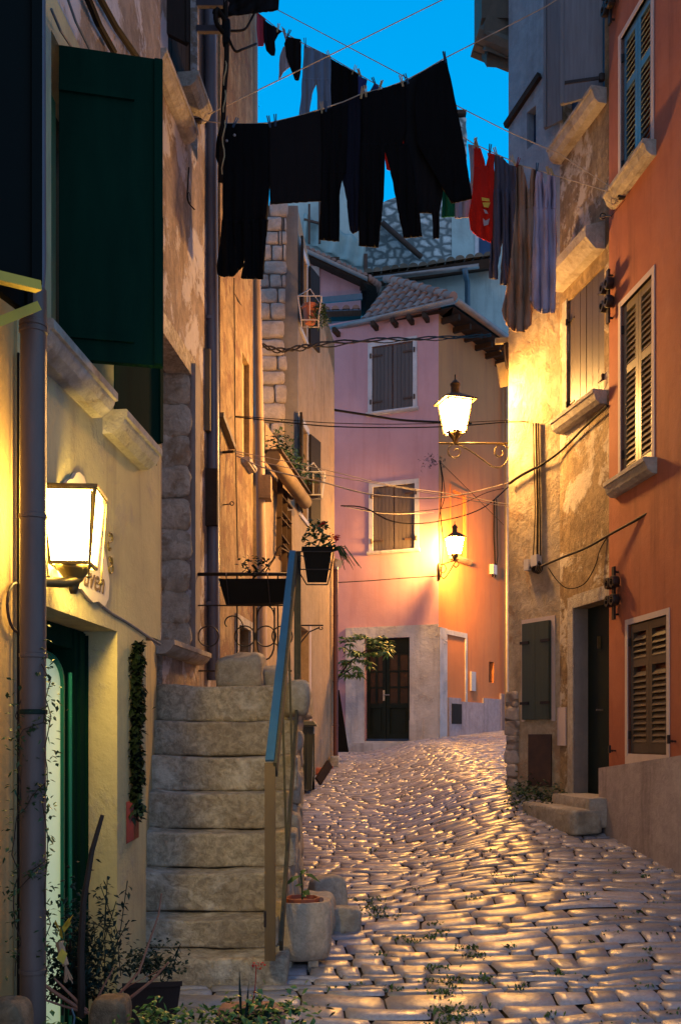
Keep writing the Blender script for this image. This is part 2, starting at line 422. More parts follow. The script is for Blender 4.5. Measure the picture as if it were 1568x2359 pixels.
def cobble_mat():
    m, t, b = nt('worn limestone cobbles'); v = coords(t)
    g = t.nodes.new('ShaderNodeNewGeometry'); ri = g.outputs['Random Per Island']
    col = mix(t, ri, (.44,.43,.49), (.235,.23,.26))
    col = mix(t, math_(t, 'MULTIPLY', ramp(t, nz(t, v, 5, 6, .65), .4, .7), .5), col, (.22,.175,.155))
    col = mix(t, math_(t, 'MULTIPLY', ramp(t, nz(t, v, 42, 6, .75), .42, .68), .5), col, (.13,.11,.11))
    t.links.new(col, b.inputs['Base Color'])
    r = math_(t, 'MULTIPLY_ADD', nz(t, v, 7, 5, .65), .42); r.node.inputs[2].default_value = .13
    t.links.new(r, b.inputs['Roughness']); b.inputs['Specular IOR Level'].default_value = .5
    nb = bumpn(t, b, nz(t, v, 13, 5, .6), .28, .02)
    bumpn(t, b, nz(t, v, 90, 4, .6), .25, .004, nb)
    return m
M['cobble'] = cobble_mat()
M['dirt'] = plaster('dirt between stones', (.07,.055,.045), (.045,.036,.03), s=6, seed=24, bump=.8)

# ------------------------------------------------------------------ walls
def wall(pl, s0, s1, zb, zt, holes=(), rev=.2, back=2.5, name='wall', closed=True):
    """front of a house with openings (s0,s1,z0,z1); closed at the ends and back"""
    mb = MB()
    fb = zb if callable(zb) else (lambda s: zb)
    ft = zt if callable(zt) else (lambda s: zt)
    hs = [(h[0], h[1], h[2], h[3], h[4] if len(h) > 4 else rev) for h in holes]
    cs = sorted({round(x, 5) for x in [s0, s1] + [h[0] for h in hs] + [h[1] for h in hs]})
    zs = sorted({round(x, 5) for x in [h[2] for h in hs] + [h[3] for h in hs]})
    for a, b in zip(cs, cs[1:]):
        lv = [None] + zs + [None]
        for k in range(len(lv) - 1):
            za0 = fb(a) if lv[k] is None else lv[k]; zb0 = fb(b) if lv[k] is None else lv[k]
            za1 = ft(a) if lv[k+1] is None else lv[k+1]; zb1 = ft(b) if lv[k+1] is None else lv[k+1]
            if lv[k] is not None and lv[k+1] is not None:
                mid = ((a+b)/2, (lv[k]+lv[k+1])/2)
                if any(h[0] < mid[0] < h[1] and h[2] < mid[1] < h[3] for h in hs): continue
            mb.face([pl.pt(a,za0), pl.pt(b,zb0), pl.pt(b,zb1), pl.pt(a,za1)])
    for a, b, z0, z1, r in hs:
        mb.face([pl.pt(a,z0), pl.pt(b,z0), pl.pt(b,z0,-r), pl.pt(a,z0,-r)])
        mb.face([pl.pt(a,z1), pl.pt(b,z1), pl.pt(b,z1,-r), pl.pt(a,z1,-r)])
        mb.face([pl.pt(a,z0), pl.pt(a,z1), pl.pt(a,z1,-r), pl.pt(a,z0,-r)])
        mb.face([pl.pt(b,z0), pl.pt(b,z1), pl.pt(b,z1,-r), pl.pt(b,z0,-r)])
        if closed: mb.face([pl.pt(a,z0,-r), pl.pt(b,z0,-r), pl.pt(b,z1,-r), pl.pt(a,z1,-r)])
    for s in (s0, s1):
        mb.face([pl.pt(s,fb(s)), pl.pt(s,ft(s)), pl.pt(s,ft(s),-back), pl.pt(s,fb(s),-back)])
    if closed: mb.face([pl.pt(s0,fb(s0),-back), pl.pt(s1,fb(s1),-back), pl.pt(s1,ft(s1),-back), pl.pt(s0,ft(s0),-back)])
    mb.face([pl.pt(s0,ft(s0)), pl.pt(s1,ft(s1)), pl.pt(s1,ft(s1),-back), pl.pt(s0,ft(s0),-back)])
    return mb

def planks(pl, s0, s1, z0, z1, o0, o1, n, gap=.006):
    mb = MB(); w = (s1 - s0)/n
    for i in range(n):
        mb.pbox(pl, s0+i*w+gap/2, s0+(i+1)*w-gap/2, z0, z1, o0, o1 + R.uniform(-.002,.002))
    return mb

def sill(pl, s0, s1, zt, out=.13, th=.11, inner=-.15):
    """moulded stone sill, its front rounded below"""
    mb = MB(); prof = [(inner, 0), (out-.004, .002), (out, -.002), (out, -.036), (out-.014, -.040), (out-.018, -.055), (out-.035, -th*.75), (out-.075, -th), (0.002, -th*1.02), (inner, -th*1.02)]
    n = len(prof); ss = [s0, s0+.01, s1-.01, s1]; i0 = 0
    for s in ss:
        for o, z in prof: mb.v.append(pl.pt(s, zt+z, o))
    for k in range(3):
        for j in range(n):
            mb.f.append((k*n+j, k*n+(j+1)%n, (k+1)*n+(j+1)%n, (k+1)*n+j))
    mb.f.append(tuple(range(n))); mb.f.append(tuple(3*n+j for j in reversed(range(n))))
    return mb

def louvre(pl, s0, s1, z0, z1, o, mat, parent, rails=(.36,), th=.035, st=.055, pitch=.052):
    """one louvred shutter leaf: frame part + slats in the same leaf mesh"""
    mb = MB()
    mb.pbox(pl, s0, s0+st, z0, z1, o, o+th); mb.pbox(pl, s1-st, s1, z0, z1, o, o+th)
    zr = [z0, z0+.09] ; segs = []
    H = z1 - z0
    mids = [z1 - r*H for r in rails]
    mb.pbox(pl, s0+st, s1-st, z0, z0+.09, o+.001, o+th-.001)
    mb.pbox(pl, s0+st, s1-st, z1-.07, z1, o+.001, o+th-.001)
    cur = z1-.07
    for mz in mids:
        mb.pbox(pl, s0+st, s1-st, mz-.035, mz+.035, o+.001, o+th-.001)
        segs.append((mz+.035, cur)); cur = mz-.035
    segs.append((z0+.09, cur))
    for a, b in segs:
        z = a + .02
        while z < b - .02:
            mb.hexa([pl.pt(s0+st, z-.018, o+th-.004), pl.pt(s1-st, z-.018, o+th-.004), pl.pt(s1-st, z-.016, o+th+.004), pl.pt(s0+st, z-.016, o+th+.004),
                     pl.pt(s0+st, z+.026, o+.006), pl.pt(s1-st, z+.026, o+.006), pl.pt(s1-st, z+.028, o+.014), pl.pt(s0+st, z+.028, o+.014)])
            z += pitch
    return mk('shutter', mb, mat, parent)

def strap(pl, s0, s1, z, o, parent, mat=None, w=.025):
    mb = MB(); mb.pbox(pl, s0, s1, z-w/2, z+w/2, o, o+.008)
    c = pl.pt(s0, z-.03, o+.012); mb.tube([c, c+Vector((0,0,.06))], .011, 6)
    return mk('hinge', mb, mat or M['iron'], parent)

def downpipe(name, pts, r, mat, label, bands=(), parent=None, cat='downpipe'):
    mb = MB(); mb.tube(pts, r, 14)
    t = thing(name, label, cat, pts[-1])
    mk('pipe', mb, mat, t, smooth=True, angle=50)
    for z in bands:
        p = Vector(pts[0]); c = Vector((p.x, p.y, z))
        b = MB(); b.lathe(c - Vector((0,0,.02)), [(r+.001, 0), (r+.007, .002), (r+.007, .03), (r+.001, .032)], 14)
        mk('collar', b, mat, t, smooth=True, angle=40)
    return t

M['redrock'] = plaster('reddish rock', (.50,.27,.18), (.36,.19,.13), s=5, streak=.1, seed=29, bump=.6, fine=30, pit=(16,.4))

M['quoinpale'] = plaster('pale quoin stones', (.68,.57,.52), (.52,.42,.37), s=4, streak=.1, seed=33, bump=.8, fine=30, pit=(12,.3))

M['brownrock'] = plaster('brown rock', (.36,.23,.13), (.22,.14,.08), s=8, streak=.1, seed=37, bump=.6, fine=30, pit=(20,.5))

M['trough'] = plaster('weathered trough', (.26,.18,.10), (.18,.12,.07), s=3, seed=41, bump=.3)

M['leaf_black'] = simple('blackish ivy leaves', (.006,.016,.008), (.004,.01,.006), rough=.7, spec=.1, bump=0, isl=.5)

M['lamplit_yellow'] = simple('yellow lamplight on edge', (.62,.44,.05), (.5,.34,.05), rough=.7)  # yellow stands for lamplight on the shutter bottom edges
# ------------------------------------------------------------------ street
def build_street():
    mb = MB(); nx, ny = 46, 100
    mb.grid(lambda a, b: (lambda x, y: (x, y, zg(x, y) - .035))(lerp(-9, 12, a), lerp(1.0, 34, b**1.15)), nx, ny)
    mk('ground', mb, M['dirt'], kind='structure', smooth=True)
    mb = MB(); y = 4.35; row = 0
    def wob(x, yy):
        q = noise.noise_vector(Vector((x*.55, yy*.5, 0)))
        q2 = noise.noise_vector(Vector((x*2.6, yy*2.6, 5)))
        return x + q.x*.16 + q2.x*.05, yy + q.y*.26 + q2.y*.05
    while y < 24.5:
        dy = R.choice((R.uniform(.06,.10), R.uniform(.09,.16), R.uniform(.10,.20))) * (1.0 if y > 6.5 else 1.05)
        x = -1.25 - R.uniform(0, .3)
        xr = min(.42*y + 1.0, 4.4)
        while x < xr:
            w = R.choice((R.uniform(.10,.22), R.uniform(.2,.36), R.uniform(.3,.52))) * (.9 if y > 8 else 1.0)
            if R.random() < .10: w *= .55
            g = .002 + R.uniform(0, .006)
            x0, x1, y0, y1 = x + g, x + w - g, y + g*.8, y + dy - g*.8
            xc, yc = (x0+x1)/2, (y0+y1)/2
            tx, ty = R.gauss(0, .018), R.gauss(0, .030); h = R.gauss(0, .003)
            hol = R.uniform(-.005, .004)
            i0 = len(mb.v); NX, NY = 5, 4
            jm = min(.024, dy*.2); jit = [R.uniform(-jm, jm) for _ in range(4)]
            for j in range(NY+1):
                for i in range(NX+1):
                    a = i/NX; b = j/NY
                    # push the outer ring out so that the rim is steep
                    a2 = (0, .045, .32, .68, .955, 1)[i]; b2 = (0, .12, .5, .88, 1)[j]
                    px = lerp(x0, x1, a2); py = lerp(y0 + lerp(jit[0], jit[1], a2), y1 + lerp(jit[2], jit[3], a2), b2)
                    ring = (i in (0, NX)) or (j in (0, NY))
                    corner = (i in (0, NX)) and (j in (0, NY))
                    if corner: px = lerp(px, xc, .05); py = lerp(py, yc, .10)
                    inn = (i in (1, NX-1)) or (j in (1, NY-1))
                    wx, wy = wob(px, py)
                    dz = h + (px-xc)*tx + (py-yc)*ty + (-.020 if ring else (-.003 if inn else hol)) + noise.noise(Vector((px*7, py*7, 3)))*.005
                    mb.v.append(Vector((wx, wy, zg(wx, wy) + dz)))
            for j in range(NY):
                for i in range(NX):
                    q = i0 + j*(NX+1) + i; mb.f.append((q, q+1, q+NX+2, q+NX+1))
            x += w
        y += dy
    mk('cobbled_street', mb, M['cobble'], kind='structure', smooth=True)
    # weeds in the joints
    mb = MB()
    def tuft(x, y, n, sp, hh):
        for _ in range(n):
            px, py = x + R.gauss(0, sp), y + R.gauss(0, sp*.8)
            a = R.uniform(0, 6.3)
            mb.leaf((px, py, zg(px, py) - .012), (math.cos(a)*.5, math.sin(a)*.5, R.uniform(.4, 1.2)), .014, R.uniform(hh*.6, hh*1.2))
    def at(u, v):
        a, b = 3.5, 32.0
        for _ in range(40):
            d = (a+b)/2; x = (u-CX)*d/F
            if HV + F*(E - zg(x, d))/d > v: a = d
            else: b = d
        return (u-CX)*d/F, d
    spots = [(835,2075,50,.10),(860,2095,60,.09),(880,2110,40,.07),(1020,2150,20,.05),(1075,2185,30,.05),(1100,2200,30,.05),(1005,2230,30,.05),(1020,2290,45,.07),
             (1040,2262,40,.06),(1030,2330,50,.07),(1045,2350,40,.07),(1120,2255,30,.05),(1170,2180,14,.04),(945,2170,24,.04),(990,2160,18,.04),(925,2160,16,.04),
             (1200,2275,14,.04),(1290,2240,14,.04),(1435,1923,70,.05),(1560,1957,60,.06),(1185,1850,40,.05),(1225,1870,40,.07),(1310,1880,26,.05),(1080,2330,26,.06),
             (925,1835,14,.06),(985,1812,14,.06),(1015,1895,12,.05),(960,2050,16,.04),(1090,2070,14,.04),(1420,2010,10,.03),(1350,2060,10,.03),(1490,2020,10,.03),
             (880,2200,16,.04),(1000,2130,16,.04),(1180,2020,10,.04),(1130,1960,10,.04),(860,1960,12,.05),(1500,2190,12,.04),(1400,2150,12,.04),(905,2280,14,.04),(1265,2340,12,.04)]
    for u, v, n, sp in spots:
        x, y = at(u, min(v, 2380)); tuft(x, y, int(n*1.3), sp*.8, .045)
    for _ in range(70):
        u = R.uniform(700, 1560); v = R.uniform(1780, 2390); x, y = at(u, v)
        if x > .36*y or x < -.2: continue
        tuft(x, y, R.randint(3, 10), .03, .035)
    mk('joint_weeds', mb, M['grass'], label='green weeds growing in the joints of the cobbles', cat='weeds', kind='stuff')
    return at
AT = build_street()

# ------------------------------------------------------------------ far walls on the left: ochre house, cream shop house
def xl(d): return -1.474 + .0765*d
PA = Pl(xl(1.2)-.012, 1.2, xl(3.60)-.012, 3.60)
hA = thing('house', 'ochre plastered house wall at the far left edge, behind the thick grey downpipe', 'house', PA.pt(PA.L, 0))
mk('wall', wall(PA, 0, PA.L, -.6, 9.5), M['ochre'], hA)
# near shutters of the ochre house
def leafboard(a, b, z0, z1, th, mat, parent, name='shutter', rails=(), nrm=None, slope=0):
    """a shutter leaf standing open from a (hinge) to b; z0..z1"""
    a = Vector(a); b = Vector(b); a.z = b.z = 0
    d = (b - a).normalized(); n = Vector((d.y, -d.x, 0))
    if n.dot(-a) < 0: n = -n
    mb = MB()
    q = [a, b, b - n*th, a - n*th]
    mb.hexa([p + Vector((0,0,z0)) for p in q] + [p + Vector((0,0,z1)) for p in q])
    # the edge batten and cross bands
    w = (b - a).length
    q = [b - d*.035, b - d*.002, b - d*.002 + n*.012, b - d*.035 + n*.012]
    mb.hexa([p + Vector((0,0,z0+.004)) for p in q] + [p + Vector((0,0,z1-.004)) for p in q])
    o = mk(name, mb, mat, parent)
    for z in rails:
        r = MB(); r.bar(a + n*.008 + Vector((0,0,z)), a + d*w*.72 + n*.008 + Vector((0,0,z)), .012, .028)
        mk('hinge', r, mat, o if parent is not None and parent.parent is None and False else parent)
    return o
za = E + (HV-655)*3.15/F
leafboard((-1.25, 3.0, 0), (-.968, 3.15, 0), za, za+2.2, .035, M['wood_black'], hA)
mb = MB(); mb.bar(P(-30,632,3.0), P(88,660,3.14), .035, .03); mb2 = MB(); mb2.bar(P(-30,752,3.15), P(84,706,3.3), .035, .03); mk('lamplit_edge', mb, M['lamplit_yellow'], hA); mk('lamplit_edge', mb2, M['lamplit_yellow'], hA)  # lamplight along the shutter bottoms, added as yellow strips
leafboard((-1.25, 2.55, 0), (-1.055, 3.3, 0), E+(HV-722)*3.3/F, za+.5, .03, M['wood_black'], hA, 'shutter')
mb = MB(); mb.tube([PA.pt(PA.s(30), z, .02) for z in (.2, 1.2, 2.0, 2.8)], .005, 6); mk('cable', mb, M['cable'], hA)
mb = MB(); mb.tube(spiral(PA.pp(40, 1400, .015), PA.dir, (0,0,1), .09, .09, 0, 6.28, 24), .006, 6); mk('ring', mb, M['iron_rust'], hA)

PB = Pl(xl(3.60), 3.60, xl(5.63), 5.63)
hB = thing('shop_house', 'cream plastered shop house with two worn stone sills and a green shop doorway', 'house', PB.pt(PB.L, 0))
zd = E + (HV-1455)*4.81/F
s_door0, s_door1 = .16, PB.s(270)
w1 = (PB.s(118), PB.s(262), 2.955, 4.25); w2 = (PB.s(285), PB.s(362), 2.93, 4.2)
zc = E + (HV-1462)*5.3/F           # underside of the jettied corner
s_cut = PB.s(336)
up2 = wall(PB, 0, PB.L, 4.42, 10.5, [], back=.9)
mk('upper_wall', up2, M['peel'], hB)
up = wall(PB, 0, PB.L, zc, 4.42, [(w1[0], w1[1], w1[2], w1[3], .22), (w2[0], w2[1], w2[2], w2[3], .2)], back=.9)
lo = wall(PB, 0, s_cut, -.4, zc, [(s_door0, s_door1, -.1, zd, .34)], back=.7)
for f in (up, lo): pass
mbB = MB(); mbB.v = up.v + lo.v; n0 = len(up.v); mbB.f = up.f + [tuple(i+n0 for i in f) for f in lo.f]
mk('wall', mbB, M['cream'], hB)
mk('window_sill', sill(PB, PB.s(112,.1), PB.s(272,.12), 2.95, .12, .11), M['stonetrim'], hB)
mk('window_sill', sill(PB, PB.s(284,.1), PB.s(374,.12), 2.925, .12, .11), M['stonetrim'], hB)
# green shutters
leafboard((-1.166, 4.02, 0), (-.752, 4.11, 0), E+(HV-832)*4.06/F, E+(HV-118)*4.06/F, .035, M['wood_green'], hB, rails=(3.05, 4.07))
leafboard(PB.pt(w1[1]+.0, 0, .005), PB.pt(w1[1]+.52, 0, .10), 2.97, 4.2, .03, M['wood_green'], hB)
mb = MB(); mb.pbox(PB, w1[0], w1[0]+.06, w1[2], w1[3], -.2, -.15); mb.pbox(PB, w1[1]-.06, w1[1], w1[2], w1[3], -.2, -.15)
mb.pbox(PB, w1[0], w1[1], w1[2], w1[2]+.06, -.2, -.152); mb.pbox(PB, (w1[0]+w1[1])/2-.03, (w1[0]+w1[1])/2+.03, w1[2], w1[3], -.2, -.148)
f = mk('window_frame', mb, M['shop_green'], hB)
mb = MB(); mb.pbox(PB, w1[0]+.06, w1[1]-.06, w1[2]+.06, w1[3], -.19, -.185); mk('pane', mb, M['glass'], f)
mb = MB(); mb.pbox(PB, w2[0], w2[0]+.05, w2[2], w2[3], -.17, -.12); mb.pbox(PB, w2[1]-.05, w2[1], w2[2], w2[3], -.17, -.12); mb.pbox(PB, w2[0], w2[1], w2[2], w2[2]+.05, -.17, -.122)
f = mk('window_frame', mb, M['whiteframe'], hB)
mb = MB(); mb.pbox(PB, w2[0]+.05, w2[1]-.05, w2[2]+.05, w2[3], -.16, -.155); mk('pane', mb, M['glass'], f)
# doorway of the shop
mb = MB()
mb.pbox(PB, s_door0, s_door1, -.1, zd, -.335, -.30)
mk('door_panel', mb, M['door_green'], hB)
mb = MB(); sA = PB.s(196, -.16); 
mb.pbox(PB, PB.s(153, -.2), PB.s(196, -.2), -.1, zd-.01, -.27, -.16)
mb.pbox(PB, PB.s(160, -.2), PB.s(168, -.2), -.1, zd-.02, -.16, -.145)
mb.pbox(PB, PB.s(178, -.2), PB.s(184, -.2), -.1, zd-.02, -.16, -.145)
mb.pbox(PB, s_door0, PB.s(196, -.2), zd-.10, zd-.002, -.272, -.17)
mk('door', mb, M['wood_green'], hB)
# lit display panel with a rounded green frame, standing in the doorway
hs = thing('display_panel', 'lit pale green display panel with a rounded bright green frame in the shop doorway', 'display panel', PB.pt(PB.s(125), 0))
pl2 = Pl(-1.405, 4.44, -1.245, 4.46); H0, H1 = .05, E+(HV-1500)*4.45/F
def arch(x0, x1, zt, r, n=8):
    out = [(x0, H0), (x1, H0)]
    for i in range(n+1):
        a = math.pi/2*i/n; out.append((x1-r+r*math.cos(a), zt-r*1.6+r*1.6*math.sin(a)))
    for i in range(n+1):
        a = math.pi/2 + math.pi/2*i/n; out.append((x0+r+r*math.cos(a), zt-r*1.6+r*1.6*math.sin(a)))
    return out
def slab(pl, prof, o0, o1):
    mb = MB(); n = len(prof)
    a = [pl.pt(s, z, o0) for s, z in prof]; b = [pl.pt(s, z, o1) for s, z in prof]
    mb.v = a + b; mb.f = [tuple(range(n)), tuple(range(2*n-1, n-1, -1))] + [(i, (i+1) % n, n+(i+1) % n, n+i) for i in range(n)]
    return mb
mk('lit_panel', slab(pl2, arch(-.09, .125, H1-.03, .08), .0, .012), M['shopglow'], hs)
pr = arch(-.105, .14, H1, .09); pi_ = arch(-.09, .125, H1-.025, .08)
mb = MB(); n = len(pr)
for o in (0, .03):
    mb.v += [pl2.pt(s, z, o) for s, z in pr] + [pl2.pt(s, z, o) for s, z in pi_]
for i in range(n):
    j = (i+1) % n
    mb.f += [(i, j, n+j, n+i), (2*n+i, 2*n+j, 3*n+j, 3*n+i), (i, j, 2*n+j, 2*n+i), (n+i, n+j, 3*n+j, 3*n+i)]
mk('frame', mb, M['shop_green'], hs)
mb = MB(); mb.tube([pl2.pt(.165, H0, .01), pl2.pt(.165, H1-.1, .01)], .010, 8); mk('frame_tube', mb, M['shop_green'], hs)

# shop sign: a shaped board with script lettering
def text_mesh(txt, size, mtx, mat, parent, ext=.002, shear=0.0, name='lettering'):
    cu = bpy.data.curves.new('lettering', 'FONT'); cu.body = txt; cu.size = size; cu.extrude = ext; cu.shear = shear
    cu.align_x = 'CENTER'; cu.align_y = 'CENTER'
    tmp = bpy.data.objects.new('tmp', cu); COL.objects.link(tmp)
    dg = bpy.context.evaluated_depsgraph_get(); dg.update()
    me = bpy.data.meshes.new_from_object(tmp.evaluated_get(dg))
    off = OFF[parent.name]; 
    for v in me.vertices: v.co = (mtx @ v.co) - off
    me.name = name; me.materials.clear(); me.materials.append(mat)
    o = bpy.data.objects.new(name, me); COL.objects.link(o); o.parent = parent
    bpy.data.objects.remove(tmp); OFF[o.name] = off
    return o
sg = thing('shop_sign', 'shaped pale shop sign board with grey script lettering behind the near lantern', 'sign', PB.pt(.7, 1.9))
zz = lambda u, v: PB.sz(u, v)
prof = [zz(u, v) for u, v in [(108,1330),(150,1346),(165,1357),(178,1356),(190,1372),(205,1388),(218,1386),(232,1398),(241,1380),(243,1340),(236,1290),(225,1230),(210,1180),(196,1140),(190,1118),(184,1098),(174,1088),(166,1089),(158,1103),(148,1105),(138,1118),(130,1140),(112,1180)]]
mk('board', slab(PB, prof, .004, .02), M['signwhite'], sg)
sc_, zc_ = PB.sz(205, 1330)
mt = Matrix.Translation(PB.pt(sc_, zc_-.01, .022)) @ Matrix(((PB.dir.x, 0, PB.n.x, 0), (PB.dir.y, 0, PB.n.y, 0), (0, 1, 0, 0), (0, 0, 0, 1)))
text_mesh('uven', .15, mt, M['iron_rust'], sg, shear=.3)
mb = MB()
for c, a0, a1, r0, r1 in [((254,1235),-1.6,3.6,.030,.006),((253,1262),1.5,6.4,.026,.005),((254,1290),-1.5,3.2,.030,.006),((254,1310),1.6,-4.2,.036,.008)]:
    mb.tube(spiral(PB.pp(c[0], c[1], .02), PB.dir*1.4, (0,0,1), r0, r1, a0, a1, 20), .005, 6)
mk('scrollwork', mb, M['brassiron'], sg)

# seam and drip line of the facade
mb = MB(); pts = [(236,1398),(262,1416),(290,1432),(320,1452),(345,1470),(368,1485)]
mb.tube([PB.pp(u, v, .004) for u, v in pts], .008, 6); mk('seam', mb, M['greytrim'], hB)
for (ua, va, ub, vb, r_, m_) in ((196,-20,262,118,.018,'cable'),(222,-20,318,135,.018,'cable'),(150,-20,205,110,.006,'louvre_blue'),(118,20,165,108,.006,'louvre_blue')):
    mb = MB(); mb.tube([PB.pp(ua, va, .03), PB.pp((ua+ub)/2-3, (va+vb)/2+4, .03), PB.pp(ub, vb, .03)], r_, 6); mk('cable', mb, M[m_], hB)

# stair wall set back under the jetty
PSt = Pl(-1.115, 5.28, -1.40, 7.5)
swl = thing('side_wall', 'blue grey plastered wall beside the stone steps, under the cream house corner', 'wall', PSt.pt(0, 0))
mk('wall', wall(PSt, 0, PSt.L, -.4, zc+.1, back=.5), M['cream'], swl)

# ------------------------------------------------------------------ old house above the stairs
def xc(d): return -2.07 + .097*d
PC = Pl(xc(5.75), 5.75, xc(9.28), 9.28)
hC = thing('old_house', 'old house with peeling mauve plaster above the stone steps', 'house', PC.pt(PC.L, 0))
dz = lambda pl, u, v: pl.sz(u, v)[1]
dr = (PC.s(372), PC.s(440), dz(PC, 405, 1495), dz(PC, 440, 862), .34)
wc = (PC.s(387), PC.s(455), dz(PC, 420, 290)+.01, 8.6, .2)
wc2 = (PC.s(458), PC.s(490), dz(PC, 475, 300)+.02, 9.2, .12)
mk('wall', wall(PC, 0, PC.L, .4, 11.8, [dr, wc, wc2], back=3), M['peel'], hC)
# rough stone far jamb and lintel of the opening
mb = MB(); e = .012
for k in range(9):
    za_, zb_ = lerp(dr[2], dr[3], k/9), lerp(dr[2], dr[3], (k+1)/9)
    c = PC.pt(dr[1]-.01, (za_+zb_)/2, -.165); mb.rough(c, (.33, .10, (zb_-za_)*1.06), seed=k+3, n=6, amp=.03, rnd=5, rot=.0, fr=7)
mk('door_jamb', mb, M['quoin'], hC, smooth=True)
mb = MB(); mb.pbox(PC, dr[0]-.2, dr[1]+.12, dr[3]-.005, dr[3]+.16, -.2, .004); mk('lintel', mb, M['step'], hC)
mk('door_sill', sill(PC, dr[0]-.25, dr[1]+.03, dr[2]+.005, .17, .1, -.3), M['stonetrim'], hC)
mb = MB(); mb.pbox(PC, dr[0]+.05, dr[0]+.42, dr[2], dr[3], -.335, -.30); mk('door', mb, M['roofwood'], hC)
mk('window_sill', sill(PC, PC.s(384,.12), PC.s(458,.12), wc[2]-.005, .12, .11), M['stonetrim'], hC)
mk('window_sill', sill(PC, PC.s(458,.12), PC.s(490,.12), wc2[2]-.005, .12, .12, -.1), M['stonetrim'], hC)
mk('shutter', planks(PC, wc[0]+.01, wc[1]-.01, wc[2], wc[3], -.1, -.06, 6), M['wood_dark'], hC)
leafboard(PC.pt(wc[0]-.04, 0, 0), PC.pt(wc[0]+.10, 0, .14), wc[2]+.42, 8.6, .035, M['wood_dark'], hC)
mk('shutter', planks(PC, wc2[0]+.01, wc2[1]-.01, wc2[2], wc2[3], -.06, -.03, 3), M['wood_plum'], hC)
# raised corner strip
mb = MB(); mb.pbox(PC, PC.s(441), PC.s(452), dr[2]-.35, dr[3]+.1, .0, .035); mk('door_frame', mb, M['greytrim'], hC)

PC2 = Pl(xc(9.28)+.02, 9.28, xc(10.95)+.02, 10.95)
hC2 = thing('old_house', 'narrow amber lit old house between the blue grey and the tan downpipe', 'house', PC2.pt(0, 0))
sw = (PC2.s(558), PC2.s(574), dz(PC2, 578, 1085), dz(PC2, 578, 850), .12)
sd = (PC2.s(545), PC2.s(572), .5, dz(PC2, 566, 1450), .3)
mk('wall', wall(PC2, 0, PC2.L, .4, 11.8, [sw, sd], back=3), M['amber'], hC2)
mb = MB(); mb.pbox(PC2, sw[0]+.01, sw[1]-.01, sw[2], sw[3], -.11, -.06); mk('window', mb, M['cream'], hC2)
mk('window_sill', sill(PC2, sw[0]-.05, sw[1]+.0, sw[2], .09, .06), M['stonetrim'], hC2)
mb = MB(); mb.pbox(PC2, sd[0]-.1, sd[0], .6, sd[3]+.1, 0, .03); mb.pbox(PC2, sd[1], sd[1]+.1, .6, sd[3]+.1, 0, .03); mb.pbox(PC2, sd[0], sd[1], sd[3], sd[3]+.1, 0, .028)
mk('door_frame', mb, M['stonetrim'], hC2)
mb = MB(); mb.pbox(PC2, sd[0], sd[1], .5, sd[3], -.29, -.25); mk('door', mb, M['wood_dark'], hC2)
mb = MB()
a = PC2.pp(512, 960, 0); mb.bar(PC2.pp(508, 955, .03), PC2.pp(536, 1030, .03), .06, .05); mk('ledge', mb, M['post'], hC2)

# ------------------------------------------------------------------ tan house
def xd(d): return -2.615 + .139*d
PD = Pl(xd(12.1), 12.1, xd(18.0), 18.0)
hD = thing('house', 'tan plastered house with exposed stone quoins and open dark shutters', 'house', PD.pt(PD.L, .9))
ztop = lambda s: interp(PD.d(s), [12.1, 14.4, 18.0], [9.6, 9.15, 8.08])
o1 = (PD.s(691), PD.s(706), 7.5, 8.7, .15); o2 = (PD.s(690), PD.s(707), 4.72, 6.1, .15)
o3 = (PD.s(628), PD.s(662), 3.75, 4.75, .12); o4 = (PD.s(686), PD.s(711), .5, 3.05, .25)
sK = (14.25-12.1)/PD.dir.y; ZL = 5.3
mk('lower_wall', wall(PD, 0, sK, .3, ZL, [o3], back=2.0), M['tan'], hD)
mk('wall', wall(PD, sK, PD.L, .3, ztop, [o1, o2, o4], back=2.6), M['tan'], hD)
mb = MB(); q0 = PD.pt(sK, 0, .03); yq = q0.y - .03; xr_ = xd(14.25)+.012; xw0 = (655-CX)*yq/F; xl_ = (584-CX)*yq/F
mb.box(xl_, xr_, yq, yq+.3, ZL-.05, ztop(sK)); mk('mortar', mb, M['greytrim'], hD)
mb = MB(); z = ZL - .02; rr = 0
while z < ztop(sK)-.1:
    h = R.uniform(.15, .33); x = xl_
    while x < xw0:
        w = R.uniform(.14, .40); x1_ = min(x+w, xw0 + R.uniform(-.05,.06))
        if xw0 - x1_ < .08: x1_ = xw0 + R.uniform(-.05,.06)
        hh = h*R.uniform(.86,.97)
        mb.rough(((x+x1_)/2, yq-.005, z+hh/2), (x1_-x-.014, .09, hh), seed=200+rr, n=4, amp=.010, rnd=9, fr=6); rr += 1; x = x1_ + .004
    z += h
mk('quoins', mb, M['quoinpale'], hD, smooth=True)
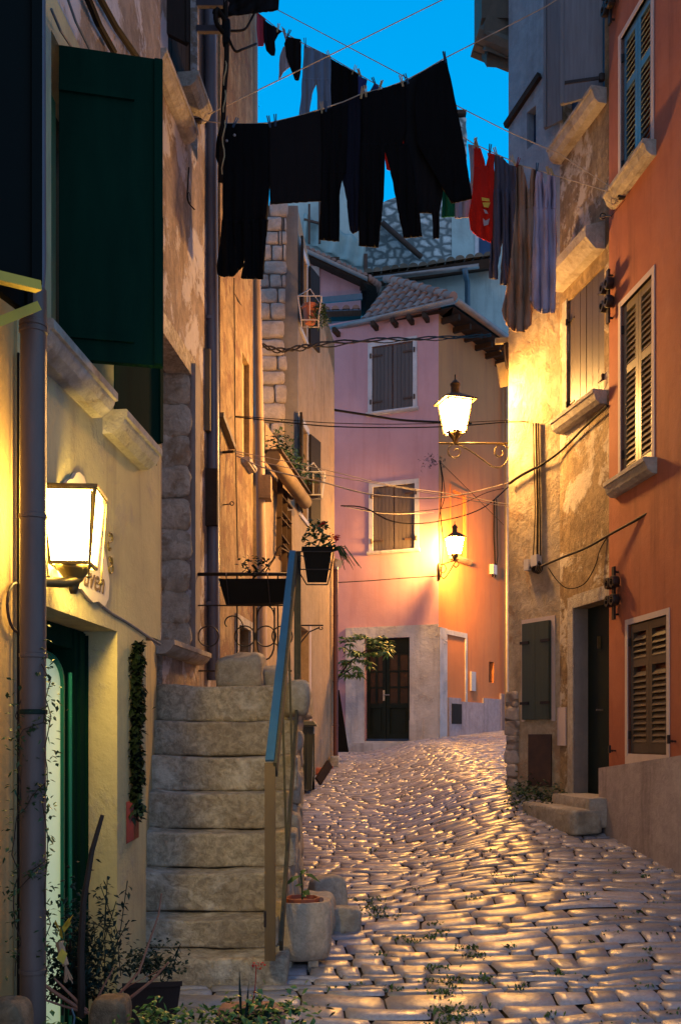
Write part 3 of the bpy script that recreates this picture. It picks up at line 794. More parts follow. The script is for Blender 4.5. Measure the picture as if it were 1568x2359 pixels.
for o, nm in ((o1, 'a'), (o2, 'b')):
    mb = MB()
    mb.pbox(PD, o[0]-.1, o[0], o[2]-.05, o[3]+.1, 0, .02); mb.pbox(PD, o[1], o[1]+.1, o[2]-.05, o[3]+.1, 0, .02); mb.pbox(PD, o[0], o[1], o[3], o[3]+.1, 0, .018); mb.pbox(PD, o[0], o[1], o[2]-.06, o[2], 0, .03)
    mb.pbox(PD, o[0], o[1], o[2], o[3], -.14, -.1)
    mk('window_frame', mb, M['whiteframe'], hD)
    w_ = (o[1]-o[0])*.55
    for (a, b, oo) in ((o[0]-w_-.02, o[0]-.02, .07), (o[1]+.02, o[1]+w_+.1, .11)):
        q = MB(); q.hexa([PD.pt(a,o[2],oo), PD.pt(b,o[2],.03), PD.pt(b,o[2],.06), PD.pt(a,o[2],oo+.035), PD.pt(a,o[3],oo), PD.pt(b,o[3],.03), PD.pt(b,o[3],.06), PD.pt(a,o[3],oo+.035)]) if a < o[0] else \
            q.hexa([PD.pt(a,o[2],.03), PD.pt(b,o[2],oo), PD.pt(b,o[2],oo+.035), PD.pt(a,o[2],.06), PD.pt(a,o[3],.03), PD.pt(b,o[3],oo), PD.pt(b,o[3],oo+.035), PD.pt(a,o[3],.06)])
        mk('shutter', q, M['wood_dark'], hD)
# broken louvred shutters on the low window
mb = MB()
for k in range(9):
    z = 3.85 + k*.1; s0 = o3[0]+.15 + R.uniform(-.05,.15); s1 = o3[1]-.1+R.uniform(-.3,.05)
    if k in (3, 6): continue
    mb.bar(PD.pt(s0, z + R.uniform(-.02,.02), .06), PD.pt(s1, z + R.uniform(-.06,.06), .08), .05, .02)
mb.bar(PD.pt(o3[0]+.12, 3.75, .05), PD.pt(o3[0]+.2, 4.8, .06), .07, .035); mb.bar(PD.pt(o3[1]-.5, 3.6, .05), PD.pt(o3[1]-.42, 4.7, .05), .07, .035)
mb.bar(PD.pt(o3[1]-.1, 3.5, .05), PD.pt(o3[1]-.15, 4.5, .05), .07, .035)
mk('broken_shutter', mb, M['roofwood'], hD)
mb = MB(); mb.pbox(PD, o4[0], o4[1], .5, o4[3], -.24, -.2); mk('door', mb, M['cream'], hD)
mb = MB(); mb.pbox(PD, o4[0]-.08, o4[0], .5, o4[3]+.1, 0, .02); mb.pbox(PD, o4[1], o4[1]+.1, .5, o4[3]+.1, 0, .02); mk('door_frame', mb, M['frame_pink'], hD)

# ------------------------------------------------------------------ pink corner house
PF = Pl(2.02, 20.0, -.75, 21.07)
PS = Pl(2.02, 20.0, 2.02+.64*6.5, 26.5)
hP = thing('pink_house', 'pink corner house with tiled hip roof, grey shutters and white stone base', 'house', (2.02, 20.0, 1.2))
def hole(pl, u0, u1, vt, vb, r):
    sa, sb = pl.s(u0), pl.s(u1); um = (u0+u1)/2
    return (min(sa, sb), max(sa, sb), dz(pl, um, vb), dz(pl, um, vt), r)
hu = hole(PF, 857, 951, 792, 945, .16); hl = hole(PF, 859, 955, 1118, 1268, .16); hd = hole(PF, 840, 944, 1470, 1708, .22)
ZT = 10.28
mk('wall', wall(PF, 0, PF.L, .9, ZT, [hu, hl, hd], back=.6), M['pink'], hP)
hsw = hole(PS, 1040, 1071, 1135, 1285, .1); hslot = hole(PS, 1126, 1137, 1525, 1573, .2)
mk('wall', wall(PS, 0, PS.L, .9, ZT, [hsw, hslot], back=.6), M['pinkside_lampglow'], hP)
def fwin(pl, h, fw=.09):
    mb = MB(); a, b, z0, z1, r = h
    mb.pbox(pl, a-fw, a, z0-.02, z1+fw, -.02, .02); mb.pbox(pl, b, b+fw, z0-.02, z1+fw, -.02, .02); mb.pbox(pl, a, b, z1, z1+fw, -.02, .018)
    fr = mk('window_frame', mb, M['whiteframe'], hP)
    s = sill(pl, a-fw-.03, b+fw+.03, z0, .08, .07, -.1); mk('window_sill', s, M['whiteframe'], hP)
    m = (a+b)/2; g = .012
    for (x0, x1, hx) in ((a+.01, m-g, a), (m+g, b-.01, b)):
        sh = mk('shutter', planks(pl, x0, x1, z0+.02, z1-.02, -.05, -.012, 5), M['wood_plum'], hP)
        for zf in (.16, .86):
            z = lerp(z0, z1, zf); q = MB(); sgn = 1 if hx == a else -1
            s_0, s_1 = sorted((hx - sgn*.03, hx + sgn*.22)); q.pbox(pl, s_0, s_1, z-.018, z+.018, -.01, .008)
            c = pl.pt(hx - sgn*.03, z-.05, .025); q.tube([c, c+Vector((0,0,.1))], .02, 6); mk('hinge', q, M['iron_rust'], sh)
for h in (hu, hl): fwin(PF, h)
# side window, closed, with surround and sill
mb = MB(); a, b, z0, z1, r = hsw
mb.pbox(PS, a-.08, a, z0, z1+.1, -.02, .02); mb.pbox(PS, b, b+.08, z0, z1+.1, -.02, .02); mb.pbox(PS, a, b, z1, z1+.1, -.02, .018); mk('window_frame', mb, M['pinkside_lampglow'], hP)
mb = MB(); mb.pbox(PS, a+.01, b-.01, z0, z1, -.09, -.05); mk('shutter', mb, M['pinkside_lampglow'], hP)
mk('window_sill', sill(PS, a-.15, b+.15, z0, .12, .1), M['tan'], hP)
mb = MB(); a, b, z0, z1, r = hslot; mb.pbox(PS, a, b, z0, z1, -.19, -.1); mk('window', mb, M['interior'], hP)
# white stone base of the front and the corner
s797 = PF.s(797); zb1 = dz(PF, 900, 1443)
mb = wall(PF, 0, s797, 1.0, zb1, [(hd[0], hd[1], hd[2], hd[3], .03)], back=.03, closed=False)
base = MB(); base.v = [p + PF.n*.035 for p in mb.v]; base.f = mb.f
mk('stone_base', base, M['whitestone'], hP)
mb = MB(); zc1 = dz(PS, 1020, 1447)
mb.pbox(PS, 0.0, PS.s(1027), 1.0, zc1, 0, .03); mb.pbox(PS, PS.s(1027), PS.s(1074), dz(PS, 1050, 1466), dz(PS, 1050, 1455), 0, .025); mb.pbox(PS, PS.s(1070), PS.s(1074), dz(PS, 1072, 1640), dz(PS, 1050, 1466)-.003, 0, .025)
mk('corner_stone', mb, M['whitestone'], hP)
mb = MB(); 
for sg_ in (hd[0]-.28, hd[1]+.0):
    mb.pbox(PF, sg_, sg_+.28, 1.0, dz(PF, 900, 1660), .036, .06); 
mb.pbox(PF, hd[0]-.06, hd[1]+.25, 1.05, dz(PF, 900, 1712), .036, .3)
mk('doorstep', mb, M['whitestone'], hP)
mb = MB(); mb.pbox(PS, PS.s(1030), PS.s(1058), 1.0, dz(PS, 1044, 1608), 0, .04); mb.pbox(PS, PS.s(1058), PS.s(1110), 1.0, dz(PS, 1080, 1618), 0, .041); mb.pbox(PS, PS.s(1110), PS.s(1150), 1.0, dz(PS, 1130, 1610), 0, .039); mb.pbox(PS, PS.s(1150), PS.L, 1.0, dz(PS, 1170, 1600), 0, .042)
mk('plinth', mb, M['plinth'], hP)
mb = MB(); mb.pbox(PS, PS.s(1036), PS.s(1058), dz(PS, 1047, 1668), dz(PS, 1047, 1622), .035, .055); mk('vent', mb, M['interior'], hP)
mb = MB(); mb.pbox(PS, PS.s(1082), PS.s(1092), dz(PS, 1087, 1592), dz(PS, 1087, 1548), 0, .04); mk('meter_box', mb, M['plasticbox'], hP)
# front door: two leaves, glazed above, panelled below
dp = thing('front_door', 'dark green panelled double door with small brown glass panes under the shrub', 'door', PF.pt(hd[0], hd[2]))
mid = lerp(hd[0], hd[1], .56)
for (a, b) in ((hd[0]+.01, mid-.006), (mid+.006, hd[1]-.01)):
    mb = MB(); z0, z1 = hd[2]+.05, hd[3]-.28; st = .07; zr = lerp(z0, z1, .38)
    w = b - a; cols = [a, a+w/2, b]
    mb.pbox(PF, a, a+st, z0, z1, -.16, -.11); mb.pbox(PF, b-st, b, z0, z1, -.16, -.11); mb.pbox(PF, a+w/2-.025, a+w/2+.025, zr, z1, -.16, -.112)
    for q in (z0, zr-.05, z1-.07): mb.pbox(PF, a+st, b-st, q, q+.1, -.16, -.113)
    for q in (.33, .66): zq = lerp(zr+.05, z1-.07, q); mb.pbox(PF, a+st, b-st, zq-.018, zq+.018, -.16, -.114)
    mb.pbox(PF, a+st, b-st, z0+.1, zr-.05, -.16, -.14); mb.pbox(PF, a+st+.05, b-st-.05, z0+.16, zr-.11, -.14, -.125)
    lf = mk('door_leaf', mb, M['door_green'], dp)
    g = MB(); g.pbox(PF, a+st, b-st, zr+.05, z1-.07, -.155, -.135); mk('pane', g, M['doorglass'], lf)
mb = MB(); mb.pbox(PF, hd[0]+.01, hd[1]-.01, hd[3]-.28, hd[3]-.005, -.17, -.10); mk('transom', mb, M['door_green'], dp)
mb = MB(); mb.pbox(PF, hd[0]+.01, hd[1]-.01, hd[2]+.004, hd[2]+.05, -.15, -.06); mk('threshold', mb, M['blueshade'], dp)
mb = MB(); c = PF.pt(mid+.05, lerp(hd[2], hd[3], .45), -.10); mb.box(c.x-.02, c.x+.02, c.y-.02, c.y, c.z-.12, c.z+.1); mb.tube([c+Vector((0,-.04,0)), c+Vector((.12,-.05,0))], .012, 6); mk('handle', mb, M['zinc'], dp)

# roofs
def tiles(mb, a, b, up, lenf, pitch=.19, rowl=.34, r=.085):
    """barrel tiles: eave from a to b, `up` = unit vector up the slope, lenf(t) = slope length above eave point t"""
    a = Vector(a); b = Vector(b); up = Vector(up).normalized(); W = (b-a).length; ax = (b-a).normalized(); nn = ax.cross(up).normalized()
    if nn.z < 0: nn = -nn
    n = max(1, int(W/pitch))
    for i in range(n):
        t = (i+.5)/n; c = a.lerp(b, t); Lh = lenf(t); k = 0; y = 0.0
        while y < Lh:
            y1 = min(Lh, y+rowl*1.12); r0 = r*R.uniform(.95,1.06); r1 = r0*.82; jig = ax*R.uniform(-.012,.012)
            i0 = len(mb.v); m = 6
            for (yy, rr, h) in ((y, r0, .022), (y1, r1, .0)):
                for q in range(m+1):
                    th = math.pi*q/m
                    mb.v.append(c + jig + up*yy + ax*math.cos(th)*rr + nn*(math.sin(th)*rr*.9 + h))
            for q in range(m): mb.f.append((i0+q, i0+q+1, i0+m+1+q+1, i0+m+1+q))
            mb.f.append(tuple(i0+q for q in range(m+1)))
            y += rowl
    return mb
gc = P(1044, 694, 19.65); gl = P(735, 752, 21.2)              # front eave corner / left end
gl.z = gc.z
gr = P(1160, 776, 21.45); gr.z = gc.z; gr2 = gc + (gr - gc)*2.6
apex = P(890, 650, 22.2); apl = P(829, 709, 20.75); apl.z = gc.z + .02
ridge2 = Vector((apex.x + 2.6, apex.y + 3.6, apex.z))
rb = MB()
ev = (gc - gl).normalized(); t829 = (P(829,0,20.75).x - gl.x)/(gc.x - gl.x); gm = gl.lerp(gc, t829)
rb.face([gm, gc, apex]); rb.face([gc, gr2, ridge2]); rb.face([gc, ridge2, apex]); rb.face([gm, apex, ridge2, gm + Vector((0, 4, .6))])
low = Vector((0,0,.10)); rb.face([gl - low, gc - low, gc + Vector((0,.8,0)) - low, gl + Vector((0,.6,0)) - low]); rb.face([gc - low, gr2 - low, gr2 + Vector((-.8,.2,0)) - low, gc + Vector((-.3,.8,0)) - low])
rb2 = rb
roofP = mk('roof', rb2, M['roofwood'], hP)
mb = MB(); nf = (gc-gm).cross(apex-gm).normalized(); upv = nf.cross(gc-gm).normalized(); upv = upv if upv.z > 0 else -upv
Wg = (gc-gm).length; f_a = (apex-gm).dot((gc-gm).normalized())/Wg; Ha = (apex-gm).dot(upv)
def lenfront(t):
    return max(.12, Ha*(1-t)/(1-f_a) if t > f_a else Ha*t/f_a)
tiles(mb, gm + Vector((0,0,.02)), gc + Vector((0,0,.02)), upv, lenfront)
# hip tiles
for k in range(9):
    p = gc.lerp(apex, k/9) + Vector((0,0,.1)); q = gc.lerp(apex, (k+1.15)/9) + Vector((0,0,.07)); mb.tube([p, q], .10, 8, r1=.085)
mk('roof_tiles', mb, M['tile'], hP, smooth=True, angle=60)
mb = MB()
def gutter(mb, a, b, r=.085):
    a = Vector(a); b = Vector(b); t = (b-a).normalized(); s = t.cross(Vector((0,0,1))).normalized(); i0 = len(mb.v); m = 8
    for p in (a, b):
        for q in range(m+1):
            th = math.pi*q/m; mb.v.append(p + s*math.cos(th)*r - Vector((0,0,1))*math.sin(th)*r)
    for q in range(m): mb.f.append((i0+q, i0+q+1, i0+m+2+q, i0+m+1+q))
    return mb
gutter(mb, gl + Vector((-.05,-.1,-.0)), gc + Vector((.02,-.1,0))); gutter(mb, gc + Vector((.02,-.1,0)), gr2 + Vector((.08,-.06,0)))
mk('gutter', mb, M['zinc'], hP, solid=.006, smooth=True)
for k in range(5):
    mb = MB(); u = (780, 868, 913, 950, 985)[k]; q = PF.pp(u, 760, 0); q.z = gc.z-.2; mb.bar(q, q + PF.n*.30, .08, .10); mk('rafter_end', mb, M['roofwood'], hP)
for k in range(9):
    mb = MB(); q = PS.pt(.15+k*.55, gc.z-.2, 0); mb.bar(q, q + PS.n*.40, .08, .11); mk('rafter_end', mb, M['roofwood'], hP)
# ------------------------------------------------------------------ houses further up the hill
def vp(d, u0, u1): return Pl((u0-CX)*d/F, d, (u1-CX)*d/F, d)
# second pink house, left behind
dK = 24.0; PK = vp(dK, 640, 838)
hK = thing('house', 'small pink house behind the corner house with long sloping eave and white window', 'house', P(735, 700, dK))
zk = lambda u, v: E + (HV-v)*dK/F
mb = MB(); pk = [(640,712),(831,712),(831,652),(708,585),(640,560)]
mb = slab(PK, [((u-640)*dK/F, zk(u, v)) for u, v in pk], -2.5, 0); mk('wall', mb, M['pink'], hK)
mb = MB(); mb.pbox(PK, (712-640)*dK/F, (735-640)*dK/F, zk(0,688), zk(0,614), 0, .04); fr = mk('window_frame', mb, M['whiteframe'], hK)
mb = MB(); mb.pbox(PK, (716-640)*dK/F, (722-640)*dK/F, zk(0,682), zk(0,622), .04, .05); mk('pane', mb, M['glass'], fr)
mb = MB(); a = P(690, 572, dK-.5); b = P(846, 644, dK-.5); c = P(874, 668, dK+.6)
def rslab(mb, a, b, depth, th):
    a = Vector(a); b = Vector(b); u_ = Vector((0, depth, .5)); mb.hexa([a, b, b+u_, a+u_, a+Vector((0,0,th)), b+Vector((0,0,th)), b+u_+Vector((0,0,th)), a+u_+Vector((0,0,th))]); return mb
rslab(mb, a - Vector((0,0,.1)), b - Vector((0,0,.1)), 3, .12); rslab(mb, b - Vector((0,0,.1)), P(872, 664, dK-.2), 3, .14)
rk = mk('roof', mb, M['roofwood'], hK)
mb = MB(); d_ = (b-a).normalized()
for k in range(13):
    p = a.lerp(b, (k+.5)/13) + Vector((0,-.05,.06)); mb.tube([p, p+Vector((.0,1.4,.3))], .075, 7)
for k in range(4):
    p = b.lerp(P(874,664,dK-.3), (k+.6)/4) + Vector((0,-.05,.06)); mb.tube([p, p+Vector((.0,1.4,.3))], .08, 7)
mk('roof_tiles', mb, M['tile'], rk, smooth=True)
mb = MB(); gutter(mb, a + Vector((0,-.08,.0)), b + Vector((0,-.08,0)), .07); mk('gutter', mb, M['zinc'], hK, solid=.006)
for u, v in ((772,612),(838,650)):
    mb = MB(); q = P(u, v, dK-.1); mb.box(q.x-.1, q.x+.1, q.y-.45, q.y+.1, q.z-.16, q.z); mk('rafter_end', mb, M['roofwood'], hK)
# low tiled lean-to between the two pink houses
hL = thing('lean_to_roof', 'low tiled lean-to roof with blue flashing between the two pink houses', 'roof', P(780, 715, 22.3))
mb = MB(); a = P(715, 716, 21.9); b = P(832, 712, 21.7); 
tiles(mb, a, b, (0, 1, .42), lambda t: 1.25 if t < .8 else 1.25*(1-(t-.8)*2.5), pitch=.2); mk('roof_tiles', mb, M['tile'], hL, smooth=True, angle=60)
mb = MB(); mb.bar(P(715, 694, 23.2), P(834, 683, 23.2), .06, .14); mk('flashing', mb, M['louvre_blue'], hL)
mb = MB(); mb.hexa([a-Vector((0,0,.15)), b-Vector((0,0,.15)), b+Vector((0,1.4,.35)), a+Vector((0,1.4,.35)), a-Vector((0,0,.02)), b-Vector((0,0,.02)), b+Vector((0,1.4,.5)), a+Vector((0,1.4,.5))]); mk('roof_deck', mb, M['roofwood'], hL)
# blue grey house with an old tiled roof
dT = 26.0; PT_ = Pl((835-CX)*dT/F, dT+.8, (1175-CX)*(dT)/F, dT)
hT = thing('house', 'blue grey house with mossy tiles and pale downpipe above the corner roof', 'house', P(1010, 760, dT))
za, zb_ = E+(HV-628)*(dT+.4)/F, E+(HV-628)*dT/F
mk('wall', wall(PT_, 0, PT_.L, 4, lambda s: za, back=3), M['teal'], hT)
mb = MB(); a = P(862, 640, dT+.1); b = P(1103, 610, dT-.5); zmid = a.z
gutter(mb, a, b, .09); mk('gutter', mb, M['zinc'], hT, solid=.006, smooth=True)
mb = MB(); a2 = P(838, 632, dT+.3); b2 = P(1135, 588, dT-.4)
tiles(mb, a2, b2, (0, 1, .33), lambda t: 2.6, pitch=.24, r=.12, rowl=.42); 
for v_ in range(len(mb.v)): mb.v[v_] = mb.v[v_] + noise.noise_vector(mb.v[v_]*1.4)*.05
mk('roof_tiles', mb, M['tile_old'], hT, smooth=True, angle=60)
mb = MB(); mb.hexa([a2-Vector((0,-.1,.28)), b2-Vector((0,-.1,.28)), b2+Vector((0,2.6,.5)), a2+Vector((0,2.6,.5)), a2-Vector((0,0,.06)), b2-Vector((0,0,.06)), b2+Vector((0,2.6,.76)), a2+Vector((0,2.6,.76))]); mk('eave', mb, M['roofwood'], hT)
mb = MB(); mb.tube([P(1070,618,dT-.5), P(1073,640,dT-.3), P(1076,650,dT-.15), P(1076,735,dT-.1)], .075, 8); mk('downpipe', mb, M['louvre_blue'], hT, smooth=True)
# rubble house above it, with a blue shuttered window
dR = 30.0; PR = vp(dR, 835, 1200)
hR = thing('rubble_house', 'rubble stone house with a slanting pipe and a blue shuttered window, highest behind', 'house', P(980, 640, dR))
zr = lambda v: E + (HV-v)*dR/F
prof = [(835,680),(1200,680),(1200,425),(1075,432),(1010,438),(930,440),(916,452),(893,460),(868,472),(835,480)]
mk('wall', slab(PR, [((u-835)*dR/F, zr(v)) for u, v in prof], -4, 0), M['bluerubble'], hR)
mb = MB(); mb.pbox(PR, (1040-835)*dR/F, (1200-835)*dR/F, zr(660), zr(428), 0, .03); mk('render_patch', mb, M['teal'], hR)
mb = MB(); mb.pbox(PR, (1093-835)*dR/F, (1149-835)*dR/F, zr(600), zr(505), .03, .07); fr = mk('window_frame', mb, M['whiteframe'], hR)
mb = MB(); mb.pbox(PR, (1102-835)*dR/F, (1141-835)*dR/F, zr(600), zr(512), .07, .09); mk('shutter', mb, M['blueshade'], fr)
mb = MB(); mb.tube([P(880, 512, dR-.3), P(970, 592, dR-.3)], .09, 8); mk('slanting_pipe', mb, M['iron_rust'], hR, smooth=True)
# teal house left of it with a tarpaulin and a verge
dQ = 27.5; PQ = vp(dQ, 640, 842); zq = lambda v: E + (HV-v)*dQ/F
hQ = thing('house', 'blue grey house under repair with tarpaulin hung on its wall, behind the black trousers', 'house', P(760, 640, dQ))
prof = [(640,680),(842,680),(842,395),(812,380),(780,372),(640,372)]
mk('wall', slab(PQ, [((u-640)*dQ/F, zq(v)) for u, v in prof], -4, 0), M['teal'], hQ)
mb = MB(); s0, s1 = (700-640)*dQ/F, (838-640)*dQ/F
mb.grid(lambda a, b: PQ.pt(lerp(s0, s1, a), lerp(zq(lerp(498, 560, a)), zq(lerp(560, 625, a)), b), .12 + .07*math.sin(a*26+b*2) + .05*noise.noise(Vector((a*9, b*4, 0)))), 50, 8)
mk('tarpaulin', mb, M['canvas'], hQ, smooth=True, solid=.01)
for a, b, w_ in (((842,585),(842,640),.1),((838,528),(852,500),.3),((712,470),(712,560),.06),((736,455),(736,560),.06),((700,505),(740,515),.06)):
    mb = MB(); mb.bar(P(*a, dQ-.2), P(*b, dQ-.22), w_, w_*.5+.02); mk('scaffold_pole', mb, M['iron_rust'], hQ)
# thin chimney seen past the washing
ch = thing('chimney', 'small stone chimney top standing against the sky beside the hanging black cloth', 'chimney', P(1066, 330, 27))
mb = MB(); a = P(1050, 420, 27); b = P(1068, 262, 27); mb.rough((a.x+.1, 27.3, (a.z+b.z)/2), (.42, .5, b.z-a.z), seed=4, n=7, amp=.03, rnd=12, fr=5)
mk('shaft', mb, M['bluerubble'], ch); c = P(1064, 258, 27); mb = MB(); mb.box(c.x-.3, c.x+.12, 27, 27.6, c.z-.03, c.z+.08); mk('cap', mb, M['roofwood'], ch)

# ------------------------------------------------------------------ right side: terracotta house
TX = lambda d: 3.633 - .127*d
PT = Pl(TX(4.5), 4.5, TX(9.0), 9.0)
hTc = thing('terracotta_house', 'smooth terracotta house with three louvred windows at the right edge', 'house', PT.pt(PT.L, .6))
def hcen(pl, u0, u1, vt, vb, r):
    sa, sb = sorted((pl.s(u0), pl.s(u1))); um = (u0+u1)/2
    return (sa, sb, dz(pl, um, vb), dz(pl, um, vt), r)
t1 = hcen(PT, 1430, 1500, 28, 382, .12); t2 = hcen(PT, 1430, 1502, 668, 1082, .12); t3 = hcen(PT, 1446, 1536, 1428, 1738, .12)
mk('wall', wall(PT, 0, PT.L, -.3, 11, [t1, t2, t3], back=2.6), M['terra'], hTc)
for (h, lm, rails) in ((t1, M['louvre_blue'], (.36,)), (t2, M['louvre'], (.38,)), (t3, M['louvre_dark'], (.30,))):
    a, b, z0, z1, r = h; fw = .05
    mb = MB(); bot = .0
    mb.pbox(PT, a-fw, a, z0-.02, z1+fw, -.1, .008); mb.pbox(PT, b, b+fw, z0-.02, z1+fw, -.1, .008); mb.pbox(PT, a, b, z1, z1+fw, -.1, .006)
    if h is t3: mb.pbox(PT, a-fw, b+fw, z0-.12, z0-.02, -.1, .007); mb.pbox(PT, a, b, z0-.02, z0, -.1, .005)
    mk('window_frame', mb, M['frame_pink'], hTc)
    if h is not t3: mk('window_sill', sill(PT, a-.09, b+.13, z0-.004, .12, .13), M['stonetrim'], hTc)
    m = (a+b)/2
    for (x0, x1) in ((a+.012, m-.003), (m+.003, b-.012)):
        sh = louvre(PT, x0, x1, z0+.006, z1-.006, -.055, lm, hTc, rails)
        xs = x0 if x0 < m - .1 else x1
        for zf in (.14, .86): q = MB(); c = PT.pt(xs, lerp(z0, z1, zf)-.03, -.01); q.tube([c, c+Vector((0,0,.07))], .013, 6); mk('hinge', q, M['iron'], sh)
zp = lambda u, v: PT.sz(u, v, .1)[1]
mb = MB(); s1_ = PT.L+.03; zA = zp(1401, 1772); zB = E+(HV-1745)*PT.d(PT.s(1568))/F
def plz(s): return zA + (PT.L - s)/(PT.L-PT.s(1568))*(zB - zA)
mb.hexa([PT.pt(0,-.3,-.1), PT.pt(s1_,-.3,-.1), PT.pt(s1_,-.3,.09), PT.pt(0,-.3,.09), PT.pt(0,plz(0),-.1), PT.pt(s1_,zA,-.1), PT.pt(s1_,zA,.09), PT.pt(0,plz(0),.09)])
mk('plinth', mb, M['plinth'], hTc)
# shutter dogs by the low window
for u, v in ((1418, 1730), (1556, 1708)):
    mb = MB(); c = PT.pp(u, v, 0); mb.bar(c, c + PT.n*.07, .012, .012); mb.bar(c+PT.n*.06+Vector((0,0,-.02)), c+PT.n*.06+Vector((0,0,.05)), .02, .03); mb.bar(c+PT.n*.055-PT.dir*.05, c+PT.n*.055+PT.dir*.03, .012, .02)
    mk('shutter_catch', mb, M['iron'], hTc)
# iron insulator rosettes on the wall
def rosette(u, v0, v1, label):
    t = thing('wall_bracket', label, 'iron bracket', PT.pp(u, v1, .03), group='clover shaped iron brackets on the terracotta wall')
    z0 = dz(PT, u, v1); z1 = dz(PT, u, v0); s = PT.s(u)
    mb = MB(); mb.pbox(PT, s-.025, s+.025, z0, z1, .035, .055); mk('plate', mb, M['iron'], t)
    for f in (.36, .70):
        zc_ = lerp(z0, z1, f)
        for ds in (-.055, .055):
            mb = MB(); c = PT.pt(s+ds, zc_, .05); mb.lathe(c, [(.05,-.02),(.055,.0),(.055,.03),(.05,.045),(.028,.045),(.025,.02)], 16, axis=PT.n)
            mb.lathe(c + Vector((0,0,.0)), [(.012,0),(.012,.06)], 8, axis=PT.n); mk('ring', mb, M['iron'], t)
    for f in (.1, .9): mb = MB(); c = PT.pt(s, lerp(z0, z1, f), 0); mb.tube([c, c+PT.n*.05], .01, 6); mk('bolt', mb, M['iron'], t)
rosette(1424, 1306, 1428, 'clover shaped black iron bracket on the terracotta wall above the lowest window')
rosette(1411, 622, 745, 'clover shaped black iron bracket on the terracotta wall beside the middle window')
rosette(1415, -60, 56, 'clover shaped black iron bracket at the top edge beside the blue louvred window')

# ------------------------------------------------------------------ right side: flaking old house
OX = lambda d: 2.53 - .2166*(d-9.0)
PO1 = Pl(OX(9.0), 9.0, OX(10.12), 10.12)
PO2 = Pl(OX(10.12), 10.12, 1.876, 10.84)
hO = thing('old_house', 'flaking ochre old house with green shutter, deep dark doorway and weeds, right of the street', 'house', PO1.pt(PO1.L, .8))
od = (0.005, PO1.s(1321), .66, dz(PO1, 1360, 1398), .42)
od = (od[0], od[1], E+(HV-1834)*9.3/F, E+(HV-1402)*PO1.d(PO1.s(1321))/F, .20)
ow = hcen(PO1, 1306, 1391, 652, 934, .14); ot = hcen(PO1, 1296, 1392, -60, 272, .14)
mk('wall', wall(PO1, 0, PO1.L, .2, 11.5, [od, ow, ot], back=2.4), M['oldwall'], hO)
ol = hcen(PO2, 1209, 1271, 1434, 1658, .08); on = hcen(PO2, 1213, 1234, 250, 335, .2)
zsp = dz(PO2, 1225, 640)
mbx = wall(PO2, 0, PO2.L, .2, zsp, [ol], back=.25); mk('wall', mbx, M['oldpale'], hO)
mbx = wall(PO2, 0, PO2.L, zsp, 11.5, [on], back=.25); mk('upper_wall', mbx, M['greyup'], hO)
# gable return (keeps the house solid from the side)
mb = MB(); p = PO2.pt(PO2.L, 0, 0); q = PO1.pt(0, 0, -2.4)
mb.hexa([p+Vector((0,0,.2)), p+Vector((2.5,.9,.2)), p+Vector((2.5,.7,.2)), p+Vector((.1,-.06,.2)), p+Vector((0,0,11.45)), p+Vector((2.5,.9,11.45)), p+Vector((2.5,.7,11.45)), p+Vector((.1,-.06,11.45))])
mk('gable', mb, M['oldpale'], hO)
# quoin of bare stone at the foot
mb = MB(); 
for k in range(8):
    z0 = .6 + k*.16; w_ = R.uniform(.10,.18)
    c = PO2.pt(PO2.L-.07, z0+.08, -.055); mb.rough(c, (w_+.06, .16, .172), seed=40+k, n=6, amp=.016, rnd=12, rot=math.atan2(PO2.dir.y, PO2.dir.x), fr=8)
mk('foot_stones', mb, M['rubble'], hO, smooth=True)
# door and jambs
mb = MB(); mb.pbox(PO1, od[0], od[1], od[2], od[3], -.19, -.15)
mb.pbox(PO1, od[0]+.02, od[1]-.18, od[2], od[3]-.3, -.15, -.14)
dO = mk('door', mb, M['door_green'], hO)
mb = MB(); c = PO1.pp(1382, 1480, -.14); mb.box(c.x-.03, c.x+.03, c.y-.01, c.y, c.z-.06, c.z+.06); mk('door_plate', mb, M['brassiron'], dO)
mb = MB(); c = PO1.pp(1388, 1636, -.13); mb.tube([c, c+Vector((-.07,-.03,0))], .009, 6); mk('handle', mb, M['zinc'], dO)
mb = MB(); mb.pbox(PO1, od[1]+.001, od[1]+.12, od[2]-.2, od[3]+.12, 0, .012); mb.pbox(PO1, od[0], od[1], od[3]+.002, od[3]+.13, 0, .012); mk('door_frame', mb, M['stonetrim'], hO)
mb = MB(); mb.pbox(PO1, od[1]-.012, od[1]-.002, od[2], od[3], -.152, -.002); mk('door_jamb', mb, M['greytrim'], hO)
# upper window shutters
a, b, z0, z1, r = ow
m = (a+b)/2
for (x0, x1) in ((a+.01, m-.004), (m+.004, b-.01)):
    sh = mk('shutter', planks(PO1, x0, x1, z0+.01, z1-.01, -.05, -.015, 3), M['wood_grey'], hO)
    for zf in (.12, .82):
        q = MB(); z = lerp(z0, z1, zf); e = x0 if x0 < m-.1 else x1; sgn = 1 if e == x0 else -1
        s_0, s_1 = sorted((e, e + sgn*.13)); q.pbox(PO1, s_0, s_1, z-.008, z+.008, -.012, -.004); c = PO1.pt(e, z-.03, .01); q.tube([c, c+Vector((0,0,.06))], .014, 6); mk('hinge', q, M['iron'], sh)
mk('window_sill', sill(PO1, a-.06, b+.10, z0, .15, .13), M['stonetrim'], hO)
mb = MB(); mb.pbox(PO1, b, b+.10, z0, z1+.02, -.01, .01); mk('window_frame', mb, M['stonetrim'], hO)
mb = MB(); prof = [(0,0),(.10,0),(.20,.10),(.20,.20),(0,.27)]; z = z1+.14
ss = (a-.02, b+.10)
for s in ss:
    for o, h in prof: mb.v.append(PO1.pt(s, z+h, o))
n=5
